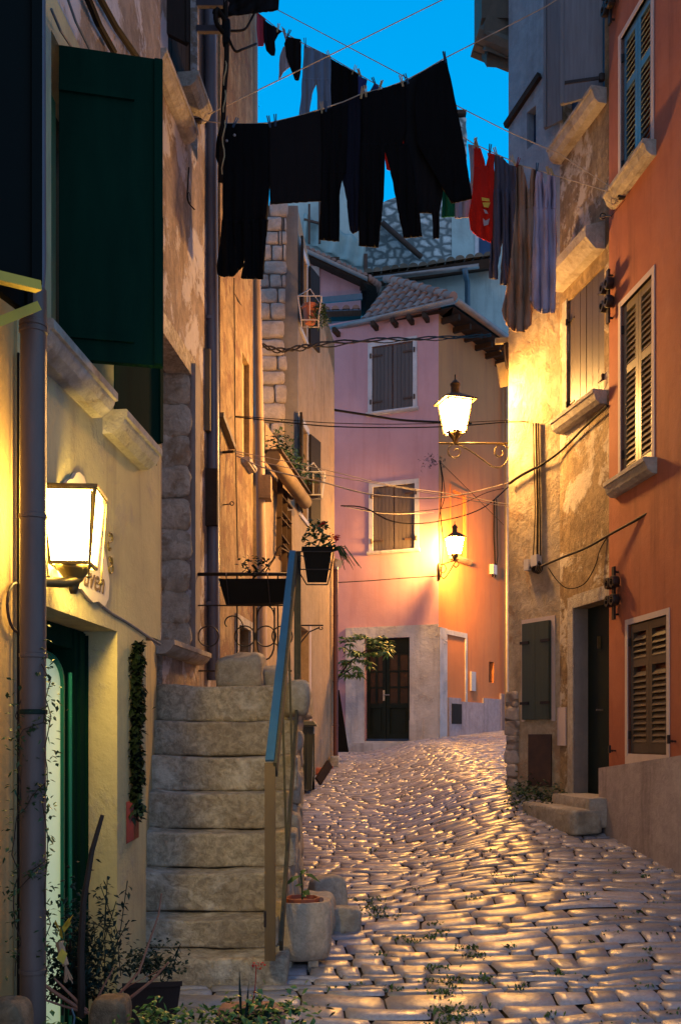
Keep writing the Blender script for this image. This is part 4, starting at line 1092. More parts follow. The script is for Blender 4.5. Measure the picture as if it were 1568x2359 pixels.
for j in range(n): mb.f.append((j, (j+1)%n, n+(j+1)%n, n+j))
mb.f += [tuple(range(n)), tuple(range(2*n-1, n-1, -1))]
mk('window_hood', mb, M['stonetrim'], hO)
# top window with grey open shutters
a, b, z0, z1, r = ot
mk('window_sill', sill(PO1, a-.04, b+.06, z0, .16, .15), M['stonetrim'], hO)
mb = MB(); mb.pbox(PO1, a, b, z0, z1, -.13, -.10); mk('window', mb, M['blueshade'], hO)
h0 = PO1.pt(a+.02, 0, .01); e1 = P(1290, 0, 9.35)
zs0 = E + (HV-232)*9.3/F
leafboard(h0, (e1.x, e1.y, 0), zs0, 11, .03, M['shut_grey'], hO)
mb = MB(); q0 = P(1385, 178, 9.12); q1 = P(1300, 190, 9.22); mb.bar(q0, q1, .012, .03); mb.rough(q0, (.06,.05,.07), n=3, amp=.005); mk('hinge', mb, M['iron'], hO)
h1 = PO1.pt(b-.0, 0, .01); e2 = P(1252, 0, 10.2); zs1 = E + (HV-282)*10.1/F
leafboard(h1, (e2.x, e2.y, 0), zs1, 11, .03, M['shut_grey'], hO)
# low green shutter
a, b, z0, z1, r = ol
mb = MB(); mb.pbox(PO2, a-.05, a, z0-.02, z1+.05, -.02, .01); mb.pbox(PO2, b, b+.05, z0-.02, z1+.05, -.02, .01); mb.pbox(PO2, a, b, z1, z1+.05, -.02, .009); mk('window_frame', mb, M['frame_pink'], hO)
sh = mk('shutter', planks(PO2, a+.0, b-.0, z0, z1, .0, .05, 2), M['shut_green'], hO)
q = MB()
for zf in (.17, .80):
    z = lerp(z0, z1, zf)
    for e0, e1 in ((a-.02, a+.12), (b-.12, b+.02)):
        q = MB(); q.pbox(PO2, e0, e1, z-.015, z+.015, .05, .062); mk('hinge', q, M['iron'], sh)
mb = MB(); a_, b_ = sorted((PO2.s(1219), PO2.s(1271))); mb.pbox(PO2, a_, b_, dz(PO2,1245,1812), dz(PO2,1245,1692), -.01, .02); mk('cellar_hatch', mb, M['iron_rust'], hO)
mb = MB(); a_, b_ = sorted((PO1.s(1283), PO1.s(1304))); mb.pbox(PO1, a_, b_, dz(PO1,1293,1718), dz(PO1,1293,1630), -.01, .012); mk('meter_cover', mb, M['frame_pink'], hO)
# niche, string course, eave
mb = MB(); a, b, z0, z1, r = on; mb.pbox(PO2, a, b, z0, z1, -.19, -.1); mk('niche_pane', mb, M['blueshade'], hO)
mb = MB(); mb.bar(PO2.pp(1164, 290, .02), PO2.pp(1243, 172, .02), .05, .07); mk('string_course', mb, M['roofwood'], hO)
mb = MB(); zb0 = E+(HV-132)*10.9/F
c0 = P(1113, 0, 10.9); c1 = P(1172, 0, 10.9)
for k in range(3):
    mb.hexa([(c0.x+.03*k, 10.85+.1*k, zb0+.24-.12*k), (c1.x+.15, 11.0, zb0+.12-.06*k-.06), (c1.x+.15, 11.5, zb0+.4), (c0.x+.02, 11.5, zb0+.5),
             (c0.x+.03*k, 10.85+.1*k, zb0+.36-.12*k), (c1.x+.15, 11.0, zb0+1.6), (c1.x+.15, 11.5, zb0+1.6), (c0.x+.02, 11.5, zb0+.7)])
mb.box(c0.x-.02, c1.x+.05, 10.9, 11.5, zb0+.45, zb0+1.6)
for k in range(3):
    y = 10.95+k*.2; mb.tube([(c0.x-.05, y, zb0+.3+.06*k), (c1.x+.1, y, zb0+.12+.06*k)], .09, 7)
mk('eave', mb, M['tile_old'], hO)
# steps before the door
zs_a, zs_b = E+(HV-1834)*9.15/F, E+(HV-1862)*8.95/F
st = thing('doorstep', 'two low worn stone steps below the deep dark doorway', 'steps', (2.3, 9.2, .5))
mb = MB(); c = PO1.pt(.28, 0, .10); mb.rough((c.x, c.y, zs_a-.14), (.42, .85, .28), seed=3, n=8, amp=.006, rnd=20, rot=.2); mk('step', mb, M['stonetrim'], st, smooth=True, angle=60)
mb = MB(); c = PO1.pt(.42, 0, .34); mb.rough((c.x, c.y, zs_b-.12), (.30, 1.15, .24), seed=5, n=10, amp=.010, rnd=14, rot=.24); mk('step', mb, M['rock'], st, smooth=True, angle=60)

# ------------------------------------------------------------------ the stone staircase
stc = thing('staircase', 'worn pitted stone staircase climbing to the old house on the left', 'staircase', (-.7, 6.2, 0))
ul = [318, 308, 325, 333, 341, 354, 366, 374]; vt = [2205, 2116, 2009, 1916, 1824, 1741, 1659, 1576]
ur = [661, 640, 664, 681, 664, 684, 683, 692]
prev = -.25
ST = []
for i in range(8):
    d = 5.4 + .25*i; z = E + (HV-vt[i])*d/F; x0 = (ul[i]-CX)*d/F - .06; x1 = (ur[i]-CX)*d/F
    ST.append((d, z, x0, x1)); bot = prev - (.008 if i else .03)
    cx, cy, cz = (x0+x1)/2, d + .30, (z+bot)/2; H = z - bot
    def shp(q, p, H=H, i=i):
        if p.z > .3: q = q + Vector((0, 0, -.016*max(0, 1-(q.x/.45)**2)*p.z))
        return q
    mb = MB(); mb.rough((cx, cy, cz), (x1-x0, .60, H), seed=i+1, n=20, amp=.010, rnd=26, fr=5, shape=shp)
    mk('step', mb, M['step'], stc, smooth=True)
    prev = z
# second course under the top step shows as a joint; filler walls under the landing
d, z, x0, x1 = ST[-1]
zl = z - .01
mb = MB(); mb.rough((-.98, 8.2, zl-.12), (1.45, 1.95, .22), seed=31, n=14, amp=.012, rnd=14, fr=4); mk('landing', mb, M['step'], stc, smooth=True)
mb = MB()
for k in range(10):
    y = 5.85 + k*.27; zt_ = min(zl-.1, interp(y, [s[0]+.3 for s in ST], [s[1]-.2 for s in ST])); zz_ = zg(-.3, y)-.1; q = 0
    while zz_ < zt_:
        h = R.uniform(.14, .24); mb.rough((min(-.30, (690-CX)*y/F)-.11+R.uniform(-.015,.01), y+R.uniform(-.02,.02), zz_+h/2), (.26, .30, h*1.06), seed=60+k*7+q, n=5, amp=.018, rnd=6, fr=7); zz_ += h; q += 1
mk('side_masonry', mb, M['rock'], stc, smooth=True)
mb = MB(); mb.box(-1.8, -.45, 7.3, 9.2, .1, zl-.2); mb.box(-2.2, -1.2, 7.3, 9.3, .1, zl-.06); mk('landing_base', mb, M['peel'], stc)
mb = MB(); mb.pbox(PC, PC.s(362), PC.s(448), zl-.1, dr[2]-.05, .0, .04); mk('low_wall', mb, M['peel'], hC)

# boulders on the landing and by its side
def boulder(name, c, size, seed, label, mat='rock', amp=.05, rot=0, n=10, rnd=3.2, fr=3.5, tilt=0, group=None, cat='stone'):
    mb = MB(); mb.rough(c, size, seed=seed, n=n, amp=amp, rnd=rnd, rot=rot, fr=fr, tilt=tilt)
    return mk(name, mb, M[mat], label=label, cat=cat, smooth=True, group=group)
z0 = zl
p = P(556, 1535, 7.75); boulder('boulder', (p.x, 7.75, z0+.13), (.42, .36, .30), 2, 'big smooth pale boulder on the landing at the top of the steps', amp=.05, rnd=5)
p = P(632, 1550, 7.8); boulder('boulder', (p.x, 7.8, z0+.07), (.22, .26, .2), 5, 'smaller rounded boulder between the big boulder and the handrail', amp=.04)
p = P(683, 1610, 7.0); boulder('boulder', (p.x, 7.0, p.z), (.20, .34, .24), 8, 'rough grey rock bulging from the top of the staircase beside the bin', amp=.04)
p = P(702, 2040, 5.95); boulder('stone_block', (-.16, 6.5, zg(0,6.4)+.11), (.24, .26, .32), 9, 'blue grey stone block standing beside the lower steps behind the pot plant', amp=.03, rnd=5)
p = P(770, 2055, 6.25); boulder('stone_block', (.03, 6.6, zg(0,6.5)+.06), (.22, .22, .18), 12, 'squat rounded stone block on the cobbles, right of the pot plant', amp=.02, rnd=5)
p = P(725, 2000, 6.6); boulder('stone_block', (-.10, 6.95, zg(0,6.9)+.10), (.26, .22, .36), 14, 'upright weathered stone slab leaning at the foot of the staircase wall', amp=.03, rnd=5, rot=.3)
# hand rail
hr = thing('stair_railing', 'long flat handrail, sky reflection tinted in blue, with a brown post beside the steps', 'railing', (-.39, 5.35, 0))
A = P(621, 1753, 5.30); Bp = P(674, 1270, 7.25)
mb = MB(); mb.bar(A + Vector((0,0,0)), Bp, .048, .014); mk('handrail', mb, M['handrail'], hr)
mb = MB(); mb.bar(A + Vector((.03,.02,-.05)), Bp + Vector((.03,.0,-.05)), .02, .10); mk('rail_side', mb, M['mossywood'], hr)
mb = MB(); mb.bar((A.x+.001, 5.33, ST[0][1]-.002), (A.x+.001, 5.33, A.z-.012), .058, .05, up=(0,1,0)); mk('post', mb, M['post'], hr)
mb = MB(); mb.bar((Bp.x+.035, 7.27, zl-.05), (Bp.x+.035, 7.27, Bp.z), .05, .045, up=(0,1,0)); mk('post', mb, M['mossywood'], hr)
mb = MB(); s_a = Vector((A.x+.055, 5.4, ST[0][1]+.06)); s_b = Vector((Bp.x+.05, 7.2, zl+.05)); mb.bar(s_a, s_b, .02, .09); mk('lower_rail', mb, M['mossywood'], hr)
for k in range(3):
    t = (k+.9)/3.4; p0 = s_a.lerp(s_b, t); p1 = (A + Vector((.03,.02,-.08))).lerp(Bp + Vector((.03,0,-.08)), t)
    mb = MB(); mb.bar(p0, p1, .014, .014, up=(0,1,0)); mk('baluster', mb, M['mossywood'], hr)
mb = MB(); c = Vector((A.x-.02, 5.31, 0)); mb.box(c.x-.012, c.x+.0, 5.30, 5.36, E+(HV-2137)*5.3/F, E+(HV-2100)*5.3/F); mk('bracket', mb, M['iron'], hr)
# back railing with circles
br = thing('landing_railing', 'black wrought iron railing with ring ornaments across the back of the landing', 'railing', P(560, 1560, 8.3))
dB = 8.35; q = lambda u, v, dd=0: P(u, v, dB+dd)
mb = MB(); mb.tube([q(447,1323), q(672,1323)], .016, 8); mk('top_bar', mb, M['iron'], br, smooth=True)
mb = MB(); mb.tube([q(452,1395), q(672,1395)], .007, 6); mb.tube([q(452,1546), q(672,1546)], .008, 6); mk('cross_bar', mb, M['iron'], br)
for u in (546, 584, 640):
    mb = MB(); mb.tube([q(u,1323), q(u,1565)], .007, 6); mk('baluster', mb, M['iron'], br)
for u in (480, 564, 612, 650):
    mb = MB(); mb.tube(spiral(q(u,1466), (1,0,0), (0,0,1), .088, .088, 0, 6.283, 24), .006, 6); mk('ring', mb, M['iron'], br)
mb = MB()
mb.tube([q(592,1400), q(592,1480)] + [q(612-20*math.cos(a/8*math.pi), 1480+40*math.sin(a/8*math.pi)) for a in range(9)] + [q(632,1400)], .007, 6)
mb.tube([q(592,1400)] + [q(612-20*math.cos(a/8*math.pi), 1420-26*math.sin(a/8*math.pi)) for a in range(9)] + [q(632,1400)], .007, 6)
mk('loop', mb, M['iron'], br); mb = MB(); mb.tube(spiral(q(530,1440), (1,0,0), (0,0,1), .12, .03, -.5, 3.6, 18), .006, 6); mk('scroll', mb, M['iron'], br)
# wall shelf bracket to the right
mb = MB(); dq = 7.4; r_ = lambda u, v: P(u, v, dq)
mb.tube([r_(683,1441), r_(744,1441)], .006, 6); mb.tube([r_(683,1436), r_(683,1530)], .007, 6)
mb.tube([r_(686,1505), r_(693,1480), r_(712,1456), r_(735,1446)], .005, 6); mb.tube(spiral(r_(740,1447), (1,0,0), (0,0,1), .018, .004, 2.5, 8, 14), .004, 5); mb.tube(spiral(r_(687,1498), (1,0,0), (0,0,1), .018, .004, 0, -6, 14), .004, 5)
mk('scroll_bracket', mb, M['iron'], br)
# planter boxes on the railing
pb = thing('planter_box', 'long black plastic planter box hung on the back railing of the landing', 'planter', q(580,1392,-.1))
mb = MB(); t0, t1, b0, b1 = q(503,1333,-.22), q(664,1333,-.22), q(520,1392,-.18), q(652,1388,-.18)
mb.hexa([b0, b1, b1+Vector((0,.12,0)), b0+Vector((0,.12,0)), t0, t1, t1+Vector((0,.18,0)), t0+Vector((0,.18,0))]); mk('box', mb, M['plastic_black'], pb)
mb = MB()
for u in (525, 620): mb.tube([q(u-4,1320,0), q(u-4,1326,-.24), q(u+2,1394,-.2)], .005, 5)
mk('hanger', mb, M['iron'], pb)
mb = MB()
for _ in range(70): 
    c = q(583,1320,-.12)+Vector((R.gauss(0,.06),R.gauss(0,.04),R.uniform(-.02,.14))); mb.leaf(c, (R.gauss(0,1),R.gauss(0,1),R.gauss(.3,.6)), .035, .05)
mk('foliage', mb, M['leaf_dark'], pb)
mb = MB(); mb.tube([q(600,1320,-.1), q(628,1290,-.1), q(640,1262,-.1), q(650,1256,-.1)], .005, 5); mb.tube([q(610,1320,-.1), q(630,1290,-.1), q(634,1282,-.1)], .005, 5); mb.tube([q(575,1318,-.1), q(562,1295,-.1)], .004, 5); mk('stem', mb, M['stem_dark'], pb)
gp = thing('geranium_pot', 'black square flower pot with red geraniums hung on a wire bracket at the handrail end', 'flower pot', P(727, 1345, 7.2))
dg = 7.25; g = lambda u, v, dd=0: P(u, v, dg+dd)
mb = MB(); mb.hexa([g(708,1342,0), g(752,1342,0), g(752,1342,.2), g(708,1342,.2), g(696,1261,-.03), g(765,1261,-.03), g(765,1261,.24), g(696,1261,.24)])
mb.hexa([g(694,1270,-.04), g(767,1270,-.04), g(767,1270,.25), g(694,1270,.25), g(695,1259,-.045), g(766,1259,-.045), g(766,1259,.255), g(695,1259,.255)]); mk('pot', mb, M['plastic_black'], gp)
mb = MB()
for v, a, b in ((1271,684,768),(1312,688,762),(1347,706,754)): mb.tube([g(a,v,-.06), g(b,v,-.06), g(b,v,.26)], .005, 5)
mb.tube([g(768,1271,-.06), g(762,1312,-.06), g(754,1347,-.06)], .005, 5); mb.tube([g(684,1271,-.06), g(690,1320,-.06), g(706,1347,-.06)], .005, 5)
mb.tube(spiral(g(692,1290,-.05), (1,0,0), (0,0,1), .04, .01, 0, 5, 14), .004, 5); mk('wire_holder', mb, M['iron'], gp)
def plant(parent, c, n, r, h, mat, lw, ll, name='foliage'):
    mb = MB()
    for _ in range(n):
        a = R.uniform(0, 6.283); rr = r*math.sqrt(R.random()); zz_ = R.uniform(0, h); k = 1-.6*zz_/h
        q_ = Vector(c)+Vector((math.cos(a)*rr*k, math.sin(a)*rr*k, zz_)); mb.leaf(q_, (math.cos(a)+R.gauss(0,.4), math.sin(a)+R.gauss(0,.4), R.gauss(.2,.5)), lw*R.uniform(.7,1.2), ll*R.uniform(.7,1.2))
    return mk(name, mb, mat, parent)
c = g(732,1262,.1); plant(gp, c, 130, .12, .2, M['leaf'], .04, .045)
mb = MB()
for u, v in ((743,1210),(775,1243),(765,1240)): mb.tube([c, c.lerp(g(u,v+5,.1), .6)+Vector((.01,0,0)), g(u,v+5,.1)], .004, 5)
mk('stem', mb, M['leaf'], gp)
mb = MB()
for u, v, n_ in ((743,1206,40),(776,1238,34),(764,1236,16),(736,1216,8)):
    for _ in range(n_): mb.leaf(g(u,v,.1)+Vector((R.gauss(0,.013),R.gauss(0,.012),R.gauss(0,.010))), (R.gauss(0,1),R.gauss(0,1),R.gauss(.2,1)), .02, .02)
mk('blossom', mb, M['flower_red'], gp)
mb = MB()
for k in range(16):
    a = R.uniform(-.5,1.2); l = R.uniform(.1,.26); s_ = g(762,1270,.08); pts = [s_, s_+Vector((math.cos(a)*l*.5, R.uniform(-.05,.05), .03)), s_+Vector((math.cos(a)*l, R.uniform(-.08,.08), -l*.55))]
    w = .008; 
    for p0, p1 in zip(pts, pts[1:]): mb.face([p0+Vector((0,0,w)), p0-Vector((0,0,w)), p1-Vector((0,0,w*.4)), p1+Vector((0,0,w*.4))])
mk('trailing_leaves', mb, M['leaf'], gp, solid=.001)
# stone pot with a young plant at the foot of the rail
sp_ = thing('stone_pot', 'squat hewn stone pot with terracotta insert at the foot of the handrail', 'flower pot', (-.22, 5.62, .0))
mb = MB(); cpx, cpy = (695-CX)*5.8/F, 5.85; pz0 = zg(0,5.7)+.03; pz1 = E+(HV-2078)*5.78/F
mb.lathe((cpx, cpy, pz0), [(.135,0),(.160,.015),(.176,.08),(.180,.2),(.176,pz1-pz0-.03),(.162,pz1-pz0),(.130,pz1-pz0),(.118,pz1-pz0-.03)], 28)
for i, v_ in enumerate(mb.v): mb.v[i] = Vector((cpx + (v_.x-cpx)*1.0*(1+.06*abs(math.sin(2*math.atan2(v_.y-cpy, v_.x-cpx)))), v_.y, v_.z)) + noise.noise_vector(v_*9)*.006
mk('body', mb, M['potstone'], sp_, smooth=True, angle=50)
for dx in (-.09, .07):
    mb = MB(); mb.box(cpx+dx-.03, cpx+dx+.03, cpy-.12, cpy-.04, -.05, pz0+.005); mk('foot', mb, M['potstone'], sp_)
mb = MB(); mb.lathe((cpx+.0, cpy-.0, pz1-.02), [(.09,0),(.105,.012),(.108,.035),(.098,.036),(.09,.015)], 8); mk('inner_pot', mb, M['terracotta_pot'], sp_)
mb = MB(); c = Vector((cpx-.0, cpy, pz1))
mb.tube([c, c+Vector((.0,0,.09)), c+Vector((-.01,0,.16))], .005, 6); mk('stem', mb, M['leaf'], sp_)
mb = MB()
for dx, dz_, dr_, w, l in ((-.0,.15,(-1,-.3,-.25),.11,.13),(.0,.16,(1,-.3,-.1),.10,.12),(0,.05,(.9,-.6,.1),.05,.06),(0,.09,(-.7,-.8,.3),.05,.06),(0,.15,(.1,.5,.8),.05,.06),(0,.03,(.5,-.9,.2),.045,.05)):
    mb.leaf(c+Vector((dx,0,dz_)), dr_, w, l, .35)
mk('foliage', mb, M['leaf_bright'], sp_)
# ------------------------------------------------------------------ bin, rubble, pipes, shrub
bn = thing('wheelie_bin', 'dark olive wheeled rubbish bin standing behind the staircase against the tan wall', 'bin', (-.5, 14.0, .6))
bd = 13.5; b_ = lambda u, v, dd=0: P(u, v, bd+dd)
zb = zg(-.5, 13.9)
x0, x1, zt = xd(bd+.5)+.03, b_(722,0).x, b_(700,1674).z
mb = MB(); mb.hexa([(x0+.06,bd+.05,zb+.03),(x1-.03,bd+.05,zb+.03),(x1-.03,bd+.5,zb+.03),(x0+.06,bd+.5,zb+.03),(x0+.01,bd,zt),(x1,bd,zt),(x1,bd+.6,zt),(x0+.01,bd+.6,zt)])
for k in range(3): mb.box(x0+.08+k*.09, x0+.10+k*.09, bd-.002, bd+.02, zb+.15, zt-.1)
mk('body', mb, M['binplastic'], bn)
mb = MB(); mb.hexa([(x0-.02,bd-.05,zt),(x1+.05,bd-.05,zt),(x1+.05,bd+.62,zt+.01),(x0-.02,bd+.62,zt+.01),(x0+.02,bd-.0,zt+.07),(x1,bd-.0,zt+.07),(x1,bd+.58,zt+.09),(x0+.02,bd+.58,zt+.09)])
mb.tube([(x0,bd-.07,zt+.02),(x1+.04,bd-.07,zt+.02)], .014, 6); mk('lid', mb, M['binplastic'], bn)
mb = MB(); mb.tube([(x1-.05,bd+.52,zb+.1),(x1+.0,bd+.52,zb+.1)], .1, 14); mk('wheel', mb, M['plastic_black'], bn)
mb = MB(); c = P(740, 1752, 14.3); mb.bar((c.x-.05,14.3,zg(0,14.3)+.08), (c.x+.12,14.5,zg(0,14.3)+.34), .04, .14); mk('broken_board', mb, M['roofwood'], label='broken brown board leaning on the tan wall beside the bin', cat='board')
for k,(u,v,s,lab) in enumerate(((737,1781,.15,'large clay brick lump lying beside the bin'),(752,1777,.08,'small clay lump just right of the large brick lump'),(762,1768,.06,'smallest clay lump nearest the tan wall corner'))):
    x, y = AT(u, v+4); mb = MB(); mb.rough((x, y, zg(x,y)+s*.4), (s*1.3, s, s*.8), seed=k+70, n=5, amp=.012, rnd=6, rot=.5*k); mk('brick_fragment', mb, M['terracotta_pot'], label=lab, cat='brick', group='clay fragments on the cobbles by the bin')

p0 = Vector(((76-CX)*3.4/F, 3.4, 0)); zt_ = E+(HV-668)*3.4/F
dpn = thing('downpipe', 'thick weathered grey downpipe beside the near lantern at the left edge', 'downpipe', (p0.x, 3.4, -.3))
mb = MB(); mb.tube([(p0.x+.002, 3.4, zt_), (p0.x, 3.4, 1.6), (p0.x-.0, 3.4, -.6)], .0445, 20); mk('pipe', mb, M['pipe_near'], dpn, smooth=True, angle=50)
mb = MB(); pu = Vector(((92-CX)*3.45/F, 3.45, 0)); mb.tube([(pu.x-.01, 3.45, zt_-.05), (pu.x+.0, 3.45, zt_+.12), (pu.x-.02, 3.5, zt_+2.4)], .022, 12); mk('upper_pipe', mb, M['pipe_blue'], dpn, smooth=True, angle=50)
for v in (748, 762, 1190, 1510, 1640, 2236):
    z = E+(HV-v)*3.4/F; mb = MB(); mb.lathe((p0.x+.001,3.4,z-.01), [(.0450,0),(.0485,.002),(.0485,.016),(.0450,.018)], 20); mk('collar', mb, M['pipe_near'] if v != 1640 else M['leaf_dark'], dpn, smooth=True, angle=40)
d8 = 8.85; x8 = lambda u: (u-CX)*d8/F
downpipe('downpipe', [(x8(482), d8, 8.6), (x8(487), d8, 6.2), (x8(491), d8, 4.2), (x8(492), d8, 1.9)], .055, M['pipe_blue'], 'blue grey painted downpipe on the mauve peeling house, up to the sky', bands=(2.6, 5.2))
mb = MB(); mb.box(x8(462), x8(503), d8-.09, d8+.1, E+(HV-1215)*d8/F, E+(HV-1085)*d8/F); 
for i, v_ in enumerate(mb.v): pass
mk('wall_buttress', mb, M['roofwood'], label='brown stone corbel block behind the blue grey downpipe', cat='corbel')
mb = MB(); mb.box(x8(462), x8(488), d8-.12, d8-.02, E+(HV-1000)*d8/F, E+(HV-815)*d8/F); mk('wooden_box', mb, M['post'], label='upright brown wooden box fixed to the wall left of the blue grey downpipe', cat='box')
d11 = 11.12; xx = lambda u: (u-CX)*d11/F; zz11 = lambda v: E+(HV-v)*d11/F
dp2 = downpipe('downpipe', [(xx(583), d11, zz11(-120)), (xx(583), d11, zz11(290)), (xx(590), d11, zz11(640)), (xx(600), d11, zz11(1100)), (xx(604), d11, zz11(1460)), (xx(606), d11, zg(-1, 11.4))], .052, M['pipe_tan'], 'tan downpipe rising past the washing to the sky, left of the stone quoins')
mb = MB(); mb.box(xx(598), xx(625), d11-.12, d11+.1, zz11(1152), zz11(1100)); jb = mk('junction_box', mb, M['tan'], label='tan junction box fixed over the tan downpipe', cat='junction box')
d17 = 17.6; xq = (773-CX)*d17/F
dp3 = downpipe('downpipe', [(xq, d17, E+(HV-1312)*d17/F), (xq, d17, zg(xq, d17)+.15)], .045, M['pipe_red'], 'rust red downpipe at the far corner of the tan house', bands=(1.6, 2.4, 3.6))
mb = MB(); mb.tube([(xq, d17, E+(HV-1312)*d17/F), (xq, d17, E+(HV-1295)*d17/F), (xq+.03, d17-.02, E+(HV-1288)*d17/F)], .045, 10); mk('top_collar', mb, M['zinc'], dp3)
fl = mk('floodlight', (lambda m: m.hexa([P(772,1302,17.3), P(783,1310,17.3), P(783,1310,17.5), P(772,1302,17.5), P(780,1288,17.25), P(792,1293,17.25), P(792,1293,17.45), P(780,1288,17.45)]))(MB()), M['plasticbox'], label='small white floodlight on top of the rust red downpipe', cat='light')
mb = MB(); mb.rough((xq-.02, 17.3, zg(xq,17.3)+.08), (.16,.2,.22), seed=77, n=5, amp=.02); mk('kerb_stone', mb, M['rock'], label='small pale stone at the foot of the rust red downpipe', cat='stone', smooth=True)
d20 = PS.d(PS.s(1168)); xg = (1167-CX)*(d20-.35)/F
downpipe('downpipe', [(xg, d20-.35, E+(HV-800)*(d20-.35)/F), (xg, d20-.35, E+(HV-1700)*(d20-.35)/F)], .055, M['zinc'], 'pale grey downpipe between the pink side wall and the flaking old house', bands=(3, 6))
# folded black parasol / board leaning at the corner
mb = MB(); c0, c1, c2 = P(779,1590,18.2), P(777,1733,18.2), P(803,1733,18.2); mb.hexa([c1, c2, c2+Vector((0,.15,0)), c1+Vector((0,.25,0)), c0-Vector((.01,0,0)), c0+Vector((.02,0,0)), c0+Vector((.02,.1,0)), c0+Vector((-.01,.1,0))]); mk('folded_parasol', mb, M['plastic_black'], label='black folded parasol leaning at the foot of the rust red downpipe', cat='parasol')
# shrub
sh = thing('shrub', 'glossy leafed green shrub spreading in front of the dark green panelled door', 'shrub', (.02, 18.4, zg(0,18.4)))
mb = MB(); c = P(780,1560,18.3); mb.tube([(c.x-.12,18.5,zg(0,18.4)), (c.x-.1,18.45,c.z-.2), c, P(800,1530,18.1), P(840,1500,18.0), P(880,1490,18.0)], .03, 7, r1=.008); mb.tube([c, P(810,1540,18.2), P(830,1545,18.1)], .015, 6, r1=.006); mk('trunk', mb, M['stem_dark'], sh)
mb = MB()
for (u, v, n) in ((795,1478,4),(815,1470,5),(840,1475,5),(862,1488,5),(885,1500,5),(898,1492,4),(800,1500,5),(825,1500,5),(850,1505,4),(792,1525,4),(812,1530,4),(798,1548,4),(815,1552,3),(832,1525,3),(845,1528,2),(870,1478,3)):
    for _ in range(n):
        c = P(u+R.gauss(0,7), v+R.gauss(0,5), 18.1+R.gauss(0,.15)); up_ = .7 if v < 1500 else -.6
        for k in range(9):
            a = k*.7+R.uniform(-.2,.2); mb.leaf(c, (math.cos(a), math.sin(a), up_*R.uniform(.1,.9)), .045, R.uniform(.12,.2), .3)
mk('foliage', mb, M['leaf_bright'], sh)
# weeds at the foot of the old house
wd = thing('weed_clump', 'bushy green weeds growing at the foot of the flaking old house', 'weeds', (2.0, 10.2, .7))
mb = MB()
for (u, v, n, r) in ((1190,1790,60,.10),(1205,1815,80,.13),(1230,1830,110,.16),(1255,1815,70,.12),(1265,1840,60,.13),(1290,1835,80,.14),(1300,1850,50,.12),(1200,1845,40,.12),(1240,1855,40,.12),(1300,1872,30,.08)):
    x, y = AT(u, v+16); 
    for _ in range(n):
        px, py = x+R.gauss(0,r*.6), y+R.gauss(0,r*.6); mb.leaf((px, py, zg(px,py)+abs(R.gauss(0,.09))), (R.gauss(0,1),R.gauss(0,1),R.gauss(.5,.5)), .035, .055)
mk('foliage', mb, M['leaf'], wd)
mb = MB()
for _ in range(220):
    x, y = AT(1180+R.uniform(-5,25), 1815+R.uniform(-25,25)); px, py = x+R.gauss(0,.05), y; mb.leaf((px,py,zg(px,py)+abs(R.gauss(0,.05))), (R.gauss(0,1),R.gauss(0,1),R.gauss(.6,.5)), .02, .05)
mk('grass_tuft', mb, M['leaf_bright'], wd, kind='stuff')

# ------------------------------------------------------------------ left foreground
iv = thing('climbing_plant', 'dark climbing plant hanging on the wall between the shop doorway and the steps', 'climbing plant', PB.pt(PB.s(310), .9))
mb = MB()
for _ in range(1500):
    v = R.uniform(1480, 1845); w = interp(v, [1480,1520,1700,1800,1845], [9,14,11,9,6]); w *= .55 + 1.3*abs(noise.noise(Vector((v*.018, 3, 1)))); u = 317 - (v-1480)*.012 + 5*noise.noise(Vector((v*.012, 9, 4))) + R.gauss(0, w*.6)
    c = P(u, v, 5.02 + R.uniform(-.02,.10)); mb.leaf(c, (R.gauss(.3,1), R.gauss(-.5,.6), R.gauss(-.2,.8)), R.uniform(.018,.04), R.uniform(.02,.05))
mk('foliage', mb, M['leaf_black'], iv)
mb = MB(); mb.tube([P(312,1840,5.1), P(310,1650,5.12), P(316,1480,5.12)], .012, 6); mk('stem', mb, M['stem_dark'], iv)
mb = MB(); c0, c1 = P(291,1945,4.95), P(306,1848,4.95); mb.hexa([(c0.x,4.95,c0.z),(c1.x,4.97,c0.z+.02),(c1.x,5.1,c0.z+.02),(c0.x,5.1,c0.z),(c0.x,4.95,c1.z),(c1.x,4.97,c1.z-.01),(c1.x,5.1,c1.z-.01),(c0.x,5.1,c1.z)]); mk('mail_box', mb, M['red'], label='small red metal box on the wall under the dark climbing plant', cat='letter box')
mb = MB(); 
for _ in range(60): mb.leaf(P(318+R.gauss(0,7), 1858+R.gauss(0,14), 5.0+R.uniform(-.05,.05)), (R.gauss(0,1),R.gauss(0,1),R.gauss(-.2,.6)), .035, .045)
mk('foliage', mb, M['leaf_dark'], iv)

